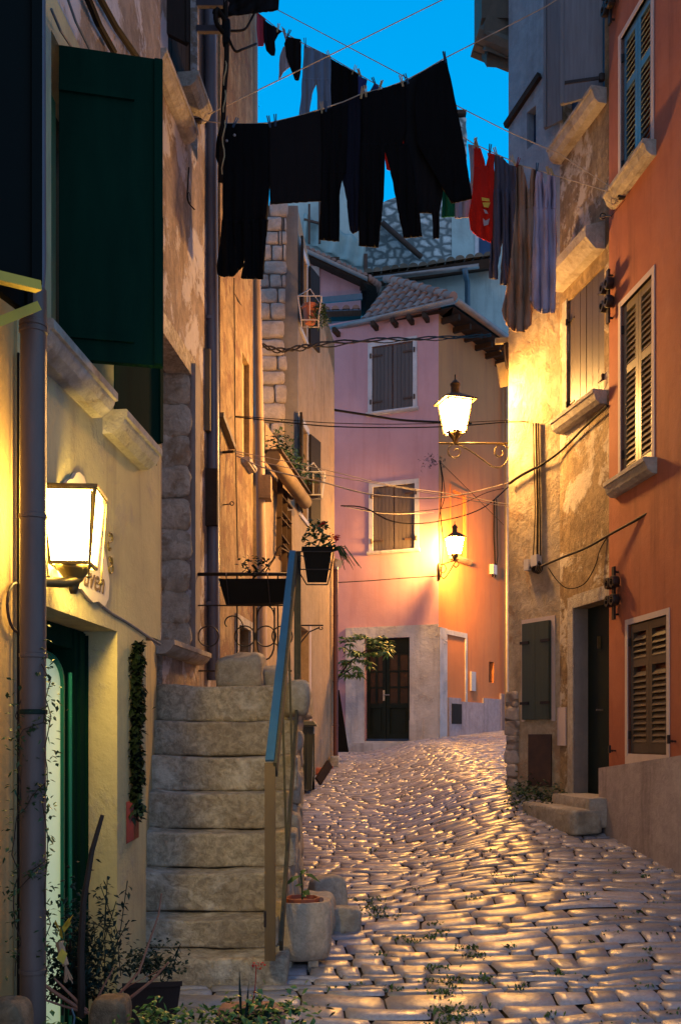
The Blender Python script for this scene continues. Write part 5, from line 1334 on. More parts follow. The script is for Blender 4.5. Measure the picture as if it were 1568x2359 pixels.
# thin creeper on the near downpipe
cr = thing('creeper', 'thin small leafed creeper winding up the thick near downpipe', 'creeper', (p0.x, 3.33, -.2))
mb = MB(); lf = MB()
for st_u, side in ((104, 1), (46, -1)):
    pts = []; v = 2250; u = st_u
    while v > (1500 if side > 0 else 1600):
        u = st_u + R.gauss(4*side, 6); pts.append(P(u, v, 3.37)); v -= 40
        for _ in range(R.randint(4, 12)):
            lf.leaf(P(u+R.gauss(side*6, 12), v+R.gauss(0,20), 3.36+R.uniform(-.03,.03)), (R.gauss(0,1),R.gauss(0,1),R.gauss(0,.7)), .014, .024)
    mb.tube(pts, .002, 5)
for _ in range(3):
    pts = [P(50+R.uniform(-5,5)+j*14+R.gauss(0,3), 1700+_*170-j*14+R.gauss(0,6), 3.34) for j in range(5)]; mb.tube(pts, .002, 5)
    for p_ in pts:
        for k in range(6): lf.leaf(p_+Vector((R.gauss(0,.012),R.gauss(0,.01),R.gauss(0,.015))), (R.gauss(0,1),R.gauss(0,1),R.gauss(0,.7)), .014, .022)
mk('vine', mb, M['stem_dark'], cr); mk('foliage', lf, M['leaf'], cr)

gz = -.12
def fgp(u, v, d): return P(u, v, d)
pbx = thing('planter', 'dark brown tapered planter box with trailing plants in the lower left', 'planter', P(340, 2400, 4.2))
dA = 4.15; a = lambda u, v, dd=0: P(u, v, dA+dd)
mb = MB(); mb.hexa([a(300,2420), a(395,2420), a(395,2420,.25), a(300,2420,.25), a(283,2272,-.02), a(417,2268,-.02), a(417,2268,.3), a(283,2272,.3)])
mb.hexa([a(281,2278,-.035), a(420,2273,-.035), a(420,2273,.31), a(281,2278,.31), a(281,2266,-.035), a(420,2261,-.035), a(420,2261,.31), a(281,2266,.31)])
mk('box', mb, M['brownbox'], pbx)
mb = MB()
for _ in range(420):
    u = 340+R.gauss(0,45); v = 2240 - abs(R.gauss(0,30)); mb.leaf(a(u,v,R.uniform(0,.25)), (R.gauss(0,1),R.gauss(-.2,1),R.gauss(.2,.6)), .016, .028)
for k in range(5):
    b0 = a(R.uniform(320,400), 2262, .1); b1 = b0 + Vector((R.uniform(-.06,.10), R.uniform(-.1,.05), R.uniform(.08,.22))); mb.tube([b0, b0.lerp(b1,.5)+Vector((.01,0,.02)), b1], .002, 5)
    for _ in range(14): mb.leaf(b0.lerp(b1, R.random()), (R.gauss(0,1),R.gauss(0,1),R.gauss(0,.5)), .016, .028)
mk('foliage', mb, M['leaf_dark'], pbx)
# the dead pruned shrub with long bare branches
ds = thing('pruned_shrub', 'bare brown branches of a cut back shrub fanning out of the low planting', 'shrub', P(190, 2400, 3.7))
mb = MB(); f_ = lambda u, v, d=3.7: P(u, v, d)
for pts, r in (([(200,2335),(130,2290),(60,2240),(0,2130)], .009), ([(215,2330),(250,2318),(320,2240),(365,2110),(372,2060)], .007), ([(225,2328),(300,2300),(350,2260),(388,2218)], .009), ([(205,2335),(150,2320),(90,2300),(40,2268)], .006), ([(210,2330),(240,2270),(262,2230)], .005), ([(200,2330),(160,2290),(125,2255)], .008), ([(240,2320),(300,2270),(380,2230)], .003)):
    mb.tube([f_(u, v, 3.7 - .004*i*k_) for k_, (i, (u, v)) in enumerate(enumerate(pts))], r, 6, r1=r*.4)
mk('branch', mb, M['stem'], ds)
mb = MB(); mb.tube([f_(188,2345), f_(186,2200), f_(192,2080), f_(212,1960), f_(236,1878)], .016, 8, r1=.008); mk('stake', mb, M['stem_dark'], ds)
# leafy mass behind it, at the foot of the doorway
lm = thing('potted_shrub', 'dark small leafed shrub filling the foot of the shop doorway', 'shrub', P(160, 2330, 3.9))
mb = MB()
for _ in range(1300):
    v = 2300 - abs(R.gauss(0,1))*95; u = 175 + R.gauss(0, 45 if v > 2150 else 32); 
    if u > 300 and v < 2150: continue
    if u < 108: continue
    mb.leaf(P(u, v, 3.85+R.uniform(-.1,.12)), (R.gauss(0,1),R.gauss(-.2,1),R.gauss(.1,.8)), .018, .032)
for k in range(8):
    b0 = P(R.uniform(190,290), 2250, 3.85); b1 = P(R.uniform(200,310), R.uniform(2010,2150), 3.82)
    mb.tube([b0, b0.lerp(b1,.5)+Vector((R.uniform(-.03,.03),0,0)), b1], .002, 5)
    for _ in range(16): mb.leaf(b0.lerp(b1, R.uniform(.3,1))+Vector((R.gauss(0,.01),0,0)), (R.gauss(0,1),R.gauss(0,1),R.gauss(0,.6)), .016, .034)
mk('foliage', mb, M['leaf_dark'], lm)
mb = MB(); 
for _ in range(5):
    b0 = P(R.uniform(130,200), 2340, 3.85); mb.tube([b0, b0+Vector((R.uniform(-.04,.04),0,.3))], .005, 5)
mk('stem', mb, M['stem_dark'], lm)
# yellow flower with a dry husk
yf = thing('yellow_flower', 'yellow flower above a dry pale husk at the foot of the shop doorway', 'flower', P(145, 2240, 3.6))
for (u, v, du, dv, w, l) in ((140,2140,.9,1.2,.035,.065),(134,2150,-.3,1.3,.03,.05),(138,2185,.2,-1,.04,.05),(141,2165,-.1,1,.035,.05),(143,2150,.4,1.1,.03,.06)):
    mb = MB(); mb.leaf(P(u+4,v,3.45), (du,-.3,dv), w*1.1, l*1.1, .05); mk('petal', mb, M['flower_yellow'], yf)

mb = MB(); mb.tube([P(137,2170,3.6), P(145,2205,3.59), P(152,2225,3.58)], .016, 8, r1=.012)
for k in range(14): mb.tube([P(150,2222,3.58), P(152+R.uniform(-4,16), 2262+R.uniform(-6,5), 3.56)], .0022, 4)
mk('husk', mb, M['corn'], yf)
# rough stones of the low edging
boulder('edging_stone', (P(38,2330,3.2).x, 3.15, P(0,2345,3.2).z), (.115, .14, .16), 21, 'rounded brown edging stone in the bottom left corner', mat='brownrock', amp=.02, rnd=4)
boulder('edging_stone', (P(255,2330,3.6).x, 3.6, P(0,2355,3.6).z), (.135, .16, .20), 22, 'square brown edging stone between the bare branches and the dark planter', mat='brownrock', amp=.018, rnd=5)
boulder('edging_stone', (P(572,2340,4.3).x, 4.35, P(0,2375,4.3).z), (.29, .2, .22), 23, 'broad reddish rough stone block at the bottom below the steps', mat='redrock', amp=.02, rnd=6)
sr = mk('rope', (lambda m: m.tube([P(165,2325,3.45), P(172,2345,3.44), P(168,2368,3.43), P(166,2400,3.43)], .0035, 6))(MB()), M['louvre_blue'], label='short blue rope hanging among the bare branches', cat='rope')
fp = thing('foreground_plant', 'out of focus green leaves along the bottom edge in front of the rough block', 'plant', P(540, 2400, 3.4))
mb = MB()
for (u, v, s, n) in ((120,2365,20,30),(300,2368,30,30),(350,2330,20,26),(620,2345,30,40),(360,2340,22,36),(410,2350,25,36),(470,2340,24,24),(500,2350,16,14),(560,2350,40,60),(600,2310,24,26),(640,2320,22,26),(680,2310,18,18),(700,2330,14,12),(530,2300,12,8),(610,2290,12,8)):
    for _ in range(n): mb.leaf(P(u+R.gauss(0,s), min(2400, v+R.gauss(0,14)), 3.4+R.uniform(-.1,.15)), (R.gauss(0,1),R.gauss(-.3,.8),R.gauss(.3,.7)), .022, .034)
mk('foliage', mb, M['leaf_bright'], fp)
mb = MB(); mb.leaf(P(558,2370,3.4), (-.05,0,1), .02, .22, 0); mb.leaf(P(562,2370,3.4), (.1,0,1), .02, .17, 0)
for _ in range(80): mb.leaf(P(570+R.gauss(0,60), 2345+R.gauss(0,12), 3.45), (R.gauss(0,1),R.gauss(-.3,.8),R.gauss(.3,.7)), .03, .04)
mk('dark_leaves', mb, M['leaf_dark'], fp)
mb = MB()
for u, v in ((588,2222),(597,2230),(601,2226)): 
    for _ in range(5): mb.leaf(P(u,v,3.4)+Vector((R.gauss(0,.005),0,R.gauss(0,.005))), (R.gauss(0,1),R.gauss(0,1),R.gauss(0,1)), .012, .012)
mb.tube([P(590,2228,3.4), P(588,2270,3.4), P(580,2330,3.4)], .0015, 4)
mk('blossom', mb, M['flower_red'], fp)

# hanging planters of the tan house
lp = thing('window_planter', 'long half round planter with green plants under the tan house windows', 'planter', PD.pt(PD.s(665), dz(PD,665,1160)))
pA, pB = PD.pp(628,1062,.22), PD.pp(703,1150,.22); pA.z = pB.z = (pA.z+pB.z)/2
mb = MB(); mb.tube([pA, pA.lerp(pB,.33), pA.lerp(pB,.34), pB], .095, 12); mk('trough', mb, M['trough'], lp, smooth=True, angle=50)
mb = MB(); mb.bar(pA+Vector((0,0,.085)), pB+Vector((0,0,.085)), .22, .025); mk('rim', mb, M['stem_dark'], lp)
mb = MB()
for _ in range(700):
    t = R.uniform(.1,1); c = pA.lerp(pB,t)+Vector((R.gauss(0,.07),0,.15+abs(R.gauss(0,.16)))); mb.leaf(c, (R.gauss(0,1),R.gauss(0,1),R.gauss(.4,.6)), .03, .07)
mk('foliage', mb, M['leaf'], lp)
for (u, v, lab, gr) in ((714,722,'terracotta pot in a wire basket high on the tan house beside the upper shutters',True),(722,1122,'empty looking wire basket at the end of the long half round planter',False)):
    t = thing('wire_basket', lab, 'hanging basket', PD.pp(u, v+30, .3))
    c = PD.pp(u, v, .34); mb = MB(); cs = [c+Vector((a_*.16, b_*.16, h)) for h in (.17,-.12) for a_, b_ in ((-1,-1),(1,-1),(1,1),(-1,1))]
    cs = [q_ if i < 4 else c + (q_-c)*.72 + Vector((0,0,-.05)) for i, q_ in enumerate(cs)]
    for i in range(4): mb.tube([cs[i], cs[(i+1)%4]], .008, 5); mb.tube([cs[i+4], cs[(i+1)%4+4]], .008, 5); mb.tube([cs[i], cs[i+4]], .008, 5); mb.tube([cs[i].lerp(cs[(i+1)%4],.5), cs[i+4].lerp(cs[(i+1)%4+4],.5)], .006, 5)
    mb.tube([cs[0], c+Vector((0,0,.34))], .006, 5); mb.tube([cs[2], c+Vector((0,0,.34))], .006, 5); mb.tube([c+Vector((0,0,.34)), PD.pp(u-12, v-50, .02)], .01, 5)
    mk('wire_frame', mb, M['plasticbox'] if not gr else M['frame_pink'], t)
    mb = MB(); mb.lathe(c-Vector((0,0,.14)), [(.07,0),(.10,.2),(.115,.21),(.115,.25),(.09,.25)], 12); mk('pot', mb, M['terracotta_pot'] if gr else M['stem_dark'], t, smooth=True, angle=40)
    plant(t, c+Vector((.12 if gr else 0,0,-.15 if gr else .1)), 260 if gr else 70, .16, .28 if gr else .1, M['leaf'], .03, .07)

# ------------------------------------------------------------------ cables
def cable(name, pts, r, label, mat='cable', cat='cable', group=None, n=6):
    mb = MB(); mb.tube(pts, r, n); return mk(name, mb, M[mat], label=label, cat=cat, group=group, smooth=True)
def pxline(pts, d0, d1):
    u0, u1 = pts[0][0], pts[-1][0]
    A = P(u0, pts[0][1], d0); B = P(u1, pts[-1][1], d1); out = []
    for u, v in pts:
        k = (u-CX)/F; den = (B.x-A.x) - k*(B.y-A.y)
        t = (k*A.y - A.x)/den if abs(den) > 1e-6 else 0; out.append(P(u, v, A.y+(B.y-A.y)*t))
    return out
def smooth_pts(pts, m=5):
    out = []
    n = len(pts)
    for i in range(n-1):
        p0, p1, p2, p3 = [Vector(pts[max(0, min(n-1, j))]) for j in (i-1, i, i+1, i+2)]
        for k in range(m):
            t = k/m; out.append(.5*((2*p1)+(p2-p0)*t+(2*p0-5*p1+4*p2-p3)*t*t+(3*p1-p0-3*p2+p3)*t**3))
    out.append(Vector(pts[-1])); return out
def C(name, px, d0, d1, r, label, **k): return cable(name, smooth_pts(pxline(px, d0, d1)), r, label, **k)
# thick bundle across the pink house
t = thing('cable_bundle', 'thick twisted cable bundle crossing high in front of the pink house', 'cable', P(600, 800, 12))
for k in range(3):
    mb = MB(); pts = smooth_pts(pxline([(598,792),(640,806),(690,800),(740,792),(850,783),(950,780),(1050,776),(1130,772)], 11.5, 19.2), 6)
    pts = [p + Vector((0, .02*math.sin(i*.9+k*2.1), .025*math.cos(i*.9+k*2.1)+ (0.0 if k < 2 else -.03*math.sin(i/len(pts)*3.1)))) for i, p in enumerate(pts)]
    mb.tube(pts, .012 if k < 2 else .009, 6); mk('strand', mb, M['cable'], t, smooth=True)
mb = MB(); mb.tube([P(515,640,9.6), P(545,690,10.1), P(575,745,11.0), P(598,792,11.5)], .02, 6); mb.tube([P(512,650,9.6), P(540,705,10.2), P(572,770,11), P(598,792,11.5)], .008, 6); mk('strand', mb, M['cable'], t, smooth=True)
C('cable', [(768,944),(840,955),(920,967),(1000,972),(1085,975)], 18, 19.5, .022, 'thick black cable crossing the pink wall just under the upper shuttered window')
C('cable', [(540,960),(650,972),(760,982),(900,985),(1040,982),(1172,972),(1232,972)], 9.8, 10.6, .006, 'thin taut black cable passing behind the big street lantern')
C('cable', [(540,958),(650,966),(760,974),(900,977),(1040,974),(1172,968)], 9.8, 10.8, .004, 'thinner black cable running just above the taut one past the big street lantern')
C('clothes_line', [(525,1036),(620,1055),(740,1080),(900,1118),(1050,1140),(1172,1163)], 9.6, 11.0, .004, 'empty pale clothes line, highest of three below the big street lantern', mat='cable_tan')
C('clothes_line', [(535,1040),(620,1068),(740,1092),(860,1113),(1000,1138),(1172,1168)], 9.6, 11.0, .004, 'empty pale clothes line, middle of three below the big street lantern', mat='cable_tan')
C('clothes_line', [(545,1050),(620,1082),(740,1110),(850,1138),(980,1148),(1080,1136),(1172,1112)], 9.6, 11.0, .007, 'sagging pale clothes line, lowest of three below the big street lantern', mat='cable_tan')
C('cable', [(785,1165),(840,1170),(900,1200),(970,1206),(1060,1190),(1120,1165),(1172,1120)], 17.8, 20.2, .012, 'black cable sagging across the lower shuttered window of the pink house')
C('cable', [(785,1165),(880,1180),(960,1178),(1050,1165),(1120,1135),(1160,1125)], 17.8, 21, .008, 'thin black cable just above the sagging one across the lower shuttered window')
C('cable', [(778,1342),(850,1338),(930,1332),(1008,1327)], 17.6, 19.8, .010, 'black cable running below the lower shuttered window to the corner lantern')
C('cable', [(795,1167),(860,1180),(920,1184),(1000,1180)], 17.8, 19.9, .007, 'short yellowish cable ending at the pink house corner', mat='cable_tan')
t = thing('corner_cables', 'loose black cables and dry vine running down the pink house corner', 'cable', P(1014, 1330, 19.8))
mb = MB(); mb.tube(smooth_pts([P(1012,1060,19.85), P(1018,1110,19.85), P(1014,1180,19.85), P(1020,1250,19.85), P(1015,1330,19.85)]), .012, 5); mb.tube(smooth_pts([P(1014,1065,19.85), P(1024,1140,19.85), P(1010,1200,19.85), P(1016,1330,19.85)]), .008, 5); mb.tube(smooth_pts([P(1014,1065,19.8), P(1050,1100,20), P(1110,1160,20.8), P(1160,1210,21.2)]), .006, 5); mk('wires', mb, M['cable'], t)
mb = MB()
for _ in range(60): mb.leaf(P(1000+R.gauss(0,14), 1062+R.gauss(0,9), 19.7), (R.gauss(0,1),R.gauss(0,1),R.gauss(-.2,.6)), .03, .07)
mk('dry_vine', mb, M['stem_dark'], t)
t = thing('meter_cables', 'white junction box with hanging black cables on the orange side of the pink house', 'junction box', PS.pp(1130, 1330, .05))
mb = MB(); mb.tube([PS.pp(1138,1150,.04), PS.pp(1137,1230,.04), PS.pp(1140,1300,.05), PS.pp(1134,1328,.05)], .02, 6); mb.tube([PS.pp(1143,1150,.04), PS.pp(1146,1280,.04), PS.pp(1140,1330,.05)], .012, 6); mk('wires', mb, M['cable'], t)
mb = MB(); s_ = PS.s(1131); z_ = dz(PS,1131,1324); mb.pbox(PS, s_-.1, s_+.1, z_, z_+.22, 0, .1); mk('box', mb, M['plasticbox'], t)
# cables on the old house
t = thing('wall_cables', 'bundle of black cables with two grey boxes running down the flaking old house', 'junction box', PO2.pp(1238, 1330, .03))
mb = MB()
for du, r in ((0,.012),(5,.008),(-6,.006)): mb.tube(smooth_pts([PO2.pp(1234+du,975,.03), PO2.pp(1236+du,1080,.03), PO2.pp(1238+du,1180,.03), PO2.pp(1237+du*1.5,1280,.03)]), r, 6)
for k in range(4): mb.tube(spiral(PO2.pp(1230+k*3, 1308, .05), PO2.dir, (0,0,1), .07, .04, k, k+6.5, 20), .006, 5)
mb.tube(smooth_pts([PO2.pp(1236,1078,.03), PO1.pp(1290,1040,.04), PO1.pp(1345,985,.04), PO1.pp(1398,935,.05)]), .012, 6); mb.tube(smooth_pts([PO2.pp(1172,1114,.04), PO2.pp(1200,1095,.04), PO2.pp(1236,1076,.03)]), .015, 6)
mk('wires', mb, M['cable'], t)
for (u0,u1,v0,v1) in ((1262/1.0*0+1233,1247,1280,1305),(1217,1228,1290,1315)):
    a_, b2_ = sorted((PO2.s(u0), PO2.s(u1))); mb = MB(); mb.pbox(PO2, a_, b2_, dz(PO2,(u0+u1)/2,v1), dz(PO2,(u0+u1)/2,v0), .0, .07); mk('box', mb, M['plasticbox'], t)
C('rope_cable', [(1246,1305),(1300,1282),(1350,1262),(1403,1232),(1470,1195),(1530,1158),(1600,1112)], 10.05, 7.6, .012, 'thick brown rope like cable climbing to the right across the terracotta wall', mat='stem_dark')
C('cable', [(1262,1308),(1285,1340),(1310,1356),(1345,1345),(1370,1305),(1382,1265),(1400,1235)], 9.9, 9.1, .005, 'thin slack cable hanging in a loop beside the thick rope like cable')
t = thing('insulator_bracket', 'dark post bracket with a twisted black and orange cable at the top left', 'cable', P(520, 200, 8.3))
mb = MB(); mb.tube(smooth_pts([P(519,-40,8.3), P(520,60,8.3), P(522,130,8.3), P(516,220,8.3), P(512,330,8.3), P(508,420,8.4)]), .022, 8); mb.tube(smooth_pts([P(521,70,8.28), P(540,115,8.3), P(560,112,8.4), P(590,100,8.8)]), .011, 6); mb.tube(smooth_pts([P(520,50,8.28), P(500,20,8.2), P(498,50,8.2), P(515,75,8.28)]), .02, 6); mb.tube(smooth_pts([P(520,70,8.3), P(560,68,8.4), P(575,50,8.5), P(590,20,8.6)]), .01, 6); mk('cable_twist', mb, M['cable'], t, smooth=True)
mb = MB(); mb.tube([P(519 + 3*math.sin(i*1.3) - (i*.3), 135+i*14, 8.27+.02*math.cos(i*1.3)) for i in range(20)], .006, 5); mk('orange_strand', mb, M['peg_wood'], t)
mb = MB(); mb.bar(P(455,67,8.5), P(522,67,8.3), .05, .05); mb.bar(P(455,8,8.5), P(522,8,8.3), .05, .05); mk('arm', mb, M['pipe_blue'], t)
mb = MB(); mb.rough(P(521,75,8.3), (.07,.07,.22), n=5, amp=.01); mk('insulator', mb, M['plastic_black'], t)
# cables on the amber wall and small hooks
t = thing('wall_wires', 'straight black wires running down the amber lit wall', 'wire', PC2.pp(540, 1290, .02))
mb = MB(); mb.tube([PC2.pp(539,640,.02), PC2.pp(541,960,.02), PC2.pp(547,1285,.02)], .006, 5); mk('wires', mb, M['cable'], t)
mb = MB(); mb.tube([P(513,1163,9.4), P(532,1161,9.3)], .006, 5); mb.tube(spiral(P(534,1160,9.3), (1,0,0), (0,0,1), .018, .018, 0, 6.28, 12), .005, 5); mb.tube([P(512,1042,9.4), P(540,1040,9.3)], .014, 6); mk('hook', mb, M['iron'], t)
t = thing('loose_wire', 'loose black wire hanging from the stone sill of the mauve peeling house', 'wire', PC.pp(430, 475, .02))
mb = MB(); mb.tube(smooth_pts([PC.pp(435,385,.03), PC.pp(433,420,.03), PC.pp(432,460,.03), PC.pp(448,482,.05)]), .006, 5); mb.tube(spiral(PC.pp(436,455,.03), PC.dir, (0,0,1), .04, .04, 0, 6, 14), .003, 5); mk('wire', mb, M['cable'], t)
t = thing('terracotta_bracket', 'small forged ring bracket between the old house and the terracotta house', 'iron bracket', P(1395, 500, 8.9))
mb = MB(); mb.tube([P(1408,497,8.75), P(1392,497,8.85)], .008, 6); mb.tube(spiral(P(1388,497,8.87), (1,0,0), (0,0,1), .025, .025, 0, 6.28, 14), .006, 5); mb.tube([P(1408,497,8.75), P(1440,458,8.6)], .003, 4); mk('ring', mb, M['iron'], t)
t = thing('projecting_sign', 'small yellow lit box sign projecting from the edge of the flaking old house', 'sign box', P(1160, 895, 11))
mb = MB(); mb.hexa([P(1152,893,11.0), P(1174,888,11.0), P(1174,888,11.2), P(1152,893,11.2), P(1142,838,11.0), P(1174,830,11.0), P(1174,830,11.2), P(1142,838,11.2)]); mk('panel', mb, M['cream'], t)
t = thing('line_bracket', 'white insulator crossarm at the top edge of the flaking old house', 'bracket', P(1160, 790, 11))
mb = MB(); mb.bar(P(1140,786,11), P(1178,784,11), .05, .06); mk('arm', mb, M['cream'], t)
mb = MB(); mb.tube([P(1158,795,10.97), P(1152,808,10.97)], .02, 6); mb.tube(smooth_pts([P(1165,790,11), P(1168,830,11), P(1172,850,11)]), .03, 6); mk('insulator', mb, M['stem_dark'], t)

# ------------------------------------------------------------------ washing
LA = P(452, 276, 8.48); LB = P(1418, -90, 8.88)
def dl(u, A, B):
    k = (u-CX)/F; t = (k*A.y - A.x)/((B.x-A.x) - k*(B.y-A.y)); return A.y + (B.y-A.y)*t
l1 = [(452,276),(500,281),(560,285),(620,282),(680,268),(740,250),(790,234),(835,214),(885,202),(930,186),(975,162),(1022,134),(1120,84),(1260,12),(1418,-90)]
cable('clothes_line', [P(u, v, dl(u, LA, LB)) for u, v in l1], .0045, 'near clothes line carrying the row of black trousers', mat='cable_tan', cat='clothes line')
C('clothes_line', [(452,276),(735,138),(1015,0),(1100,-42)], 8.46, 8.9, .0045, 'empty line rising to the right above the black trousers, across the sky', mat='cable_tan', cat='clothes line')
MA = P(586, 22, 10.9); MBp = P(1437, 452, 8.66)
l2 = [(586,22),(640,66),(700,100),(760,130),(850,184),(920,222),(1000,272),(1090,330),(1140,353),(1200,380),(1240,392),(1280,404),(1350,425),(1437,452)]
cable('clothes_line', [P(u, v, dl(u, MA, MBp)) for u, v in l2], .0045, 'far clothes line carrying socks, jeans and coloured washing', mat='cable_tan', cat='clothes line')
cable('clothes_line', [P(u, v, dl(u, MA, MBp)+.02) for u, v in [(586,-10),(640,22),(800,106),(925,172),(1060,247),(1165,300),(1285,352),(1437,450)]], .0045, 'thin straight line above the far washing, ending at the terracotta sill', mat='cable_tan', cat='clothes line')
mb = MB(); mb.rough(LA, (.10,.06,.05), n=4, amp=.004); mk('line_hook', mb, M['iron'], label='black pulley hook holding the near clothes line on the mauve house', cat='hook')
mb = MB(); mb.rough(MBp, (.12,.05,.04), n=4, amp=.004); mb.tube([MBp, MBp+Vector((.1,.0,.1))], .004, 5); mk('line_hook', mb, M['iron'], label='small black pulley at the terracotta window sill', cat='hook')

GN = [0]
def strips(parts, A, B, fold=.03, seed=0, extra=0, nu=18, nv=30, thick=.012, freq=1.0):
    mb = MB()
    for rows in parts:
        vs = [r[0] for r in rows]
        def fn(a, b, rows=rows, vs=vs):
            v = lerp(vs[0], vs[-1], b)
            # rows' v may differ at left and right: (vL, uL, uR, vR)
            k = b*(len(rows)-1); i = min(int(k), len(rows)-2); f = k - i
            r0, r1 = rows[i], rows[i+1]; g = lambda j: lerp(r0[j], r1[j], f)
            vL, uL, uR, vR = g(0), g(1), g(2), g(3)
            u = lerp(uL, uR, a); v = lerp(vL, vR, a)
            d = dl(u, A, B) + extra
            q = min(1, b*3+.15)
            q = min(1, max(.15, (v - 250)/250)) if v > 350 else .5
            w = fold*(math.sin(u*.30*freq+seed*1.7+v*.006)*.6 + math.sin(u*.62*freq+seed-v*.011)*.3)*q + fold*1.2*noise.noise(Vector((u*.045+seed, v*.012, seed)))*q
            jit = 1.5*noise.noise(Vector((u*.03, v*.03, seed)))
            return P(u + jit, v + (1.2*noise.noise(Vector((u*.15, seed, 2))) if b > .97 else 0), d + w)
        mb.grid(fn, nu, nv)
    return mb
def garment(name, parts, mat, label, line=1, fold=.03, seed=0, extra=0, cat='garment', group=None, **k):
    A, B = (LA, LB) if line == 1 else (MA, MBp)
    if parts and not isinstance(parts[0][0], (tuple, list)): parts = [parts]
    return mk(name, strips(parts, A, B, fold, seed, extra, **k), M[mat], label=label, cat=cat, group=group, smooth=True, solid=.012)
S = lambda *rows: [(r[0], r[1], r[2], r[0]) if len(r) == 3 else r for r in rows]
T1 = lambda u: interp(u, [p[0] for p in l1], [p[1] for p in l1]) + 3
T2 = lambda u: interp(u, [p[0] for p in l2], [p[1] for p in l2]) + 2
g1 = garment('trousers', [S((T1(508),508,622,T1(622)),(330,498,622,325),(362,497,624,362),(402,512,624,402),(520,512,614,510)), S((505,512,566,505),(560,507,563,560),(608,500,560,612),(632,501,538,636),(637,512,532,636)), S((505,562,617,505),(560,563,612,560),(605,563,608,605),(640,555,606,640),(641,560,606,643))], 'c_black', 'leftmost pair of black trousers with flared hems on the near line', seed=1, cat='trousers', group='dark clothes on the near line')
mb = MB()
for u, v in ((522,323),(540,310)): mb.lathe(P(u,v,8.42), [(.001,-.01),(.012,-.01),(.012,0),(.001,.002)], 8, axis=(0,-1,0))
mk('button', mb, M['zinc'], g1)
garment('towel', S((T1(622),618,742,T1(742)),(330,618,744,320),(400,620,745,395),(470,622,745,462)), 'c_black2', 'wide washed out black towel hanging second from the left on the near line', fold=.015, seed=2, cat='towel', group='dark clothes on the near line')
garment('trousers', [S((T1(738),738,800,T1(790)),(330,740,800,330),(400,741,795,400)), S((395,741,792,395),(450,740,781,450),(552,735,780,556))], 'c_black', 'narrow black trousers directly right of the towel on the near line', seed=3, cat='trousers', group='dark clothes on the near line')
garment('trousers', [S((T1(790),775,836,T1(836)),(300,776,836,300),(400,785,836,400)), S((395,786,836,395),(470,800,834,470),(530,806,832,530),(538,812,828,530))], 'c_navy', 'navy trousers with tapering legs beside the longest black pair', seed=4, extra=.04, cat='trousers', group='dark clothes on the near line')
garment('trousers', [S((T1(835),833,934,T1(934)),(300,833,935,300),(335,832,925,335)), S((330,832,888,330),(400,830,885,400),(480,828,880,480),(566,827,870,570)), S((330,884,940,330),(420,905,955,420),(548,930,972,544))], 'c_black', 'longest black trousers in the middle of the near line', seed=5, cat='trousers', group='dark clothes on the near line')
garment('trousers', [S((T1(930),930,1010,T1(1010)),(330,930,1040,330),(430,925,1020,430),(490,935,1012,490)), S((470,980,1012,470),(495,996,1012,495),(550,998,1010,548))], 'c_black2', 'loose black trousers behind the wide skirt on the near line', seed=6, extra=.08, cat='trousers', group='dark clothes on the near line')
garment('skirt', [S((T1(960),960,1028,T1(1028)),(240,955,1050,240),(330,960,1068,330),(400,1000,1078,400),(468,1040,1087,458))], 'c_black', 'wide black skirt at the right end of the near line', seed=7, cat='skirt', group='dark clothes on the near line')
# far line
garment('bundle', S((-30,520,640,-30),(0,500,642,0),(28,490,640,20),(40,500,628,24)), 'c_black2', 'dark bundled cloth at the top edge above the socks', line=1, fold=.08, seed=8, cat='cloth')
garment('cloth_scrap', S((T2(592),591,611,T2(608)),(80,592,611,80),(106,594,607,104)), 'c_pinkcl', 'small raspberry pink cloth beside the first sock on the far line', 2, seed=9, cat='cloth')
garment('sock', S((T2(612),608,648,T2(646)),(70,608,640,78),(95,609,633,95),(116,614,634,116),(127,624,632,127)), 'c_navy', 'dark navy sock hanging above the raspberry cloth, furthest left', 2, seed=10, cat='sock', group='socks on the far line')
garment('sock', S((T2(668),664,672,T2(672)),(100,655,693,90),(130,660,694,130),(165,672,692,165),(184,680,688,184)), 'c_black2', 'black sock hanging between the pale strap cloth and the jeans', 2, seed=11, cat='sock', group='socks on the far line')
garment('strap_cloth', [S((108,652,660,104),(130,645,668,130),(150,643,672,150),(165,643,652,165),(180,641,644,180)), S((60,648,655,66),(90,657,660,90),(110,658,662,110))], 'c_light', 'pale strappy cloth hanging just left of the black sock', 2, seed=12, cat='garment')
garment('jeans', [S((T2(702),700,760,T2(752)),(150,698,763,150),(185,696,763,185)), S((180,696,733,180),(215,694,718,215),(272,689,712,272)), S((180,728,763,180),(215,731,763,215),(268,731,763,268))], 'c_jeans', 'pale blue denim jeans on the far line against the sky', 2, seed=13, cat='jeans')
garment('shirt', S((T2(762),760,800,T2(800)),(180,757,826,170),(210,758,828,210),(245,760,810,245)), 'c_black', 'round black top right of the pale jeans on the far line', 2, seed=14, cat='shirt')
garment('shirt', S((T2(830),824,844,T2(844)),(210,826,840,210),(240,826,836,240)), 'c_blue', 'narrow blue cloth right of the round black top', 2, seed=15, cat='shirt')
garment('shirt', S((T2(862),862,872,T2(872)),(210,852,882,210),(235,850,885,235)), 'c_blue', 'second blue cloth peeping above the longest black trousers', 2, seed=16, cat='shirt')
garment('vest', S((T2(905),890,935,T2(935)),(350,886,930,350),(390,890,905,395)), 'c_red', 'red cloth glimpsed between the legs of the longest black trousers', 2, seed=17, cat='shirt')
garment('vest', S((T2(1020),1020,1050,T2(1050)),(430,1020,1050,430),(500,1018,1046,498)), 'c_green', 'green cloth glimpsed under the hem of the wide black skirt', 2, seed=18, cat='shirt')
